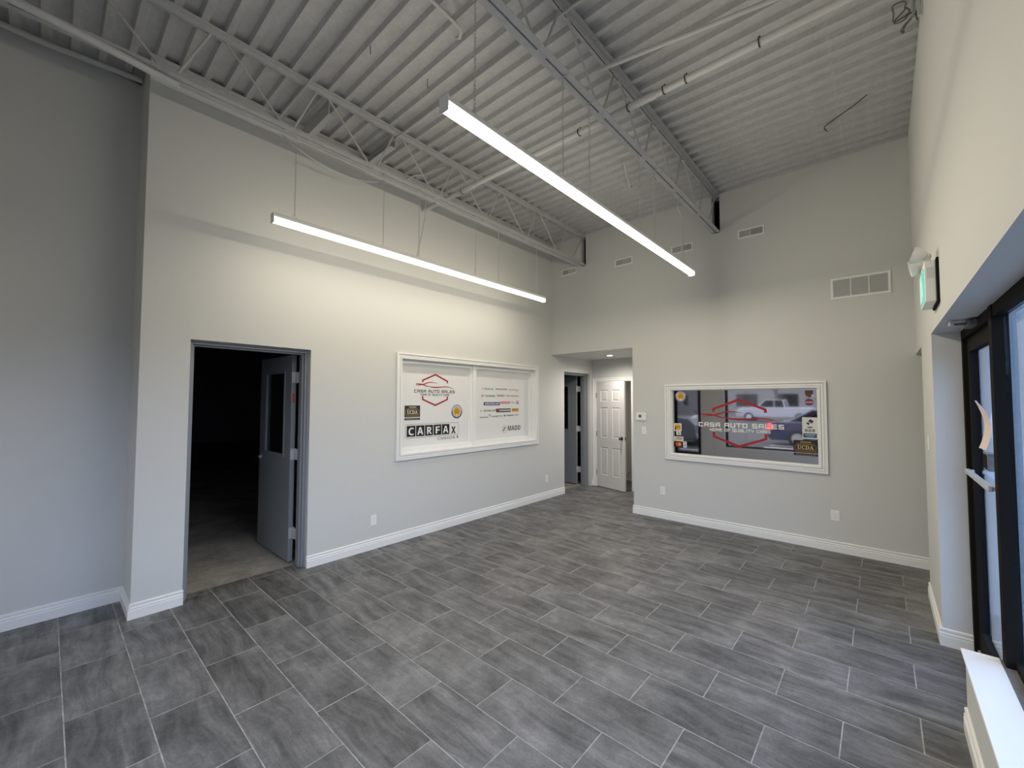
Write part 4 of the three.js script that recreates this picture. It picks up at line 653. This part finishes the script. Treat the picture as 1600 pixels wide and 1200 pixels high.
// ---------------------------------------------------------------- outside: lot, cars, trees, far building
{
  const o = struct('parking_lot');
  mesh('asphalt', [bx(-60, 60, -0.3, -0.08, ZF + 0.2, 80), bx(0.5, 60, -0.3, -0.08, -40, ZF + 0.2)], M.asphalt, o);
  mesh('sidewalk', [bx(-12, 1.6, -0.2, -0.02, ZF + 0.2, ZF + 1.8), bx(0.5, 2.4, -0.2, -0.02, -12, ZF + 0.2)], M.concrete, o);
  const line = std(rgb(0.8), { roughness: 0.8 });
  for (const z of [6.3, 7.35]) mesh('painted_line', [bx(-3.4, -1.9, -0.08, -0.074, z, z + 0.22)], line, o);
  mesh('painted_line', [bx(-5.6, -4.6, -0.08, -0.074, 3.6, 3.85)], line, o);
}
function makeCar(at, turn, body, kind, label) {
  const o = thing(kind === 'pickup' ? 'pickup_truck' : 'parked_car', at, label, kind === 'pickup' ? 'truck' : 'car', null); o.rotation.y = turn; o.updateMatrixWorld(true);
  const P = (g) => g.applyMatrix4(o.matrixWorld), H = { sedan: 1.45, suv: 1.78, pickup: 1.9 }[kind], L = { sedan: 4.7, suv: 4.7, pickup: 5.7 }[kind], W = kind === 'sedan' ? 1.8 : 1.95, h = L / 2, belt = H * 0.62;
  const paint = new THREE.MeshPhysicalMaterial({ color: body, roughness: 0.35, clearcoat: 1, clearcoatRoughness: 0.05 });
  const low = kind === 'pickup' ? 0.42 : 0.28;
  const side = kind === 'sedan' ? [[-h, low + 0.1], [-h + 0.1, low], [h - 0.1, low], [h, low + 0.15], [h - 0.05, 0.68], [h - 0.5, 0.82], [1.1, belt], [-1.5, belt + 0.02], [-h + 0.15, belt], [-h, 0.78]]
    : [[-h, low + 0.1], [-h + 0.1, low], [h - 0.1, low], [h, low + 0.15], [h - 0.04, belt - 0.3], [h - 0.3, belt - 0.08], [1.1, belt], [-h + 0.1, belt], [-h, belt - 0.1]];
  const bev = { bevelEnabled: true, bevelThickness: 0.07, bevelSize: 0.06, bevelSegments: 3 };
  const bodyMesh = mesh('body', [P(sweepZ(side, -W / 2 + 0.07, W / 2 - 0.07, [], bev))], paint, o);
  const cab = kind === 'sedan' ? [[1.15, belt], [0.35, H - 0.06], [-0.95, H - 0.06], [-1.75, belt]] : kind === 'suv' ? [[1.2, belt], [0.55, H - 0.06], [-h + 0.45, H - 0.06], [-h + 0.14, belt]] : [[1.3, belt], [0.6, H - 0.06], [-0.7, H - 0.06], [-0.85, belt]];
  mesh('cabin_glass', [P(sweepZ(cab, -W / 2 + 0.14, W / 2 - 0.14, [], { bevelEnabled: true, bevelThickness: 0.03, bevelSize: 0.02, bevelSegments: 2 }))], M.darkGlass, o);
  const r0 = cab[1][0], r1 = cab[2][0];
  mesh('cabin_roof', [bx(r1 - 0.05, r0 + 0.05, H - 0.08, H, -W / 2 + 0.13, W / 2 - 0.13, 0.035), ...[-1, 1].flatMap((s) => [cyl([cab[0][0], belt, s * (W / 2 - 0.11)], [r0, H - 0.06, s * (W / 2 - 0.15)], 0.04, 8), cyl([cab[3][0], belt, s * (W / 2 - 0.11)], [r1, H - 0.06, s * (W / 2 - 0.15)], 0.05, 8), cyl([(r0 + r1) / 2, belt, s * (W / 2 - 0.11)], [(r0 + r1) / 2, H - 0.06, s * (W / 2 - 0.14)], 0.035, 8)])].map(P), paint, o);
  for (const x of [-h + 0.95, h - 0.95]) for (const s of [-1, 1]) {
    const R0 = kind === 'sedan' ? 0.32 : 0.38, wz = s * (W / 2 - 0.1), w = mesh('wheel', [P(cyl([x, R0, wz - 0.11], [x, R0, wz + 0.11], R0, 28))], M.rubber, o);
    mesh('hub', [P(cyl([x, R0, wz], [x, R0, wz + s * 0.118], R0 * 0.6, 20))], M.alu, w);
  }
  const red = std(rgb(0.5, 0.02, 0.02), { roughness: 0.3, emissive: new THREE.Color().setRGB(1, 0.05, 0.05), emissiveIntensity: kind === 'sedan' ? 5 : 0 });
  for (const s of [-1, 1]) {
    mesh('tail_lamp', [P(bx(-h - 0.04, -h + 0.12, belt - 0.26, belt - 0.04, s * (W / 2 + 0.01), s * (W / 2 - 0.34), 0.03))], red, o);
    mesh('head_lamp', [P(bx(h - 0.16, h + 0.02, belt - 0.4, belt - 0.24, s * (W / 2 - 0.02), s * (W / 2 - 0.36), 0.02))], M.alu, o);
    mesh('side_mirror', [P(bx(0.85, 1.0, belt + 0.02, belt + 0.16, s * (W / 2), s * (W / 2 + 0.18), 0.04))], paint, o);
  }
  mesh('bumper', [P(bx(-h - 0.09, -h + 0.1, low + 0.05, low + 0.24, -W / 2 + 0.05, W / 2 - 0.05, 0.04)), P(bx(h - 0.1, h + 0.09, low + 0.02, low + 0.22, -W / 2 + 0.05, W / 2 - 0.05, 0.04))], M.alu, o);
}
makeCar([-1.05, -0.08, 8.3], 0, rgb(0.05, 0.06, 0.13), 'sedan', 'dark blue car with red tail lamp, seen in the mirror window');
makeCar([-7.0, -0.08, 31], Math.PI, rgb(0.5, 0.52, 0.6), 'pickup', 'pale pickup truck, farther off, seen in the mirror window');
makeCar([-7.5, -0.08, 6.4], 0.25, rgb(0.20, 0.22, 0.25), 'suv', 'grey car seen at the left edge of the mirror window');
for (const [x, z, hgt, k, l] of [[-14, 38, 8, 1, 'bare tree leftmost behind the parked cars'], [-9, 44, 9, 2, 'bare tree second from the left behind the cars'], [-3, 40, 7.5, 3, 'bare tree behind the pickup truck'], [3, 42, 8.5, 4, 'bare tree rightmost behind the parked cars']]) {
  seed = 900 + k; const o = thing('bare_tree', [x, -0.08, z], l, 'tree', 'bare trees beyond the lot'), br = [];
  mesh('trunk', [cyl([x, -0.08, z], [x, hgt * 0.45, z], 0.18, 8, 0.12)], M.stone, o);
  for (let i = 0; i < 22; i++) { const y = hgt * (0.25 + 0.22 * rnd()), a = rnd() * 6.28, q = hgt * (0.2 + 0.3 * rnd()), e = [x + Math.cos(a) * q * 0.6, y + q, z + Math.sin(a) * q * 0.6]; br.push(cyl([x, y, z], e, 0.06, 5, 0.02)); br.push(cyl([(x + e[0]) / 2, (y + e[1]) / 2, (z + e[2]) / 2], [e[0] + (rnd() - 0.5) * 1.5, e[1] + 0.3, e[2]], 0.03, 4, 0.01)); }
  mesh('branches', br, M.stone, o);
}
{
  const o = thing('far_building', [-6, -0.08, 62], 'long low grey building across the lot, seen in the mirror window', 'building');
  const w = mesh('wall', [bx(-30, 20, -0.08, 4.2, 62, 70)], std(rgb(0.28, 0.28, 0.29), { roughness: 0.8 }), o);
  mesh('roof_edge', [bx(-30.3, 20.3, 4.2, 4.6, 61.7, 70.3)], M.stone, o);
  for (let i = 0; i < 9; i++) mesh('window', [bx(-28 + i * 5.3, -25 + i * 5.3, 0.9, 2.8, 61.95, 62.02)], M.darkGlass, w);
}
renderer.render(scene, camera);
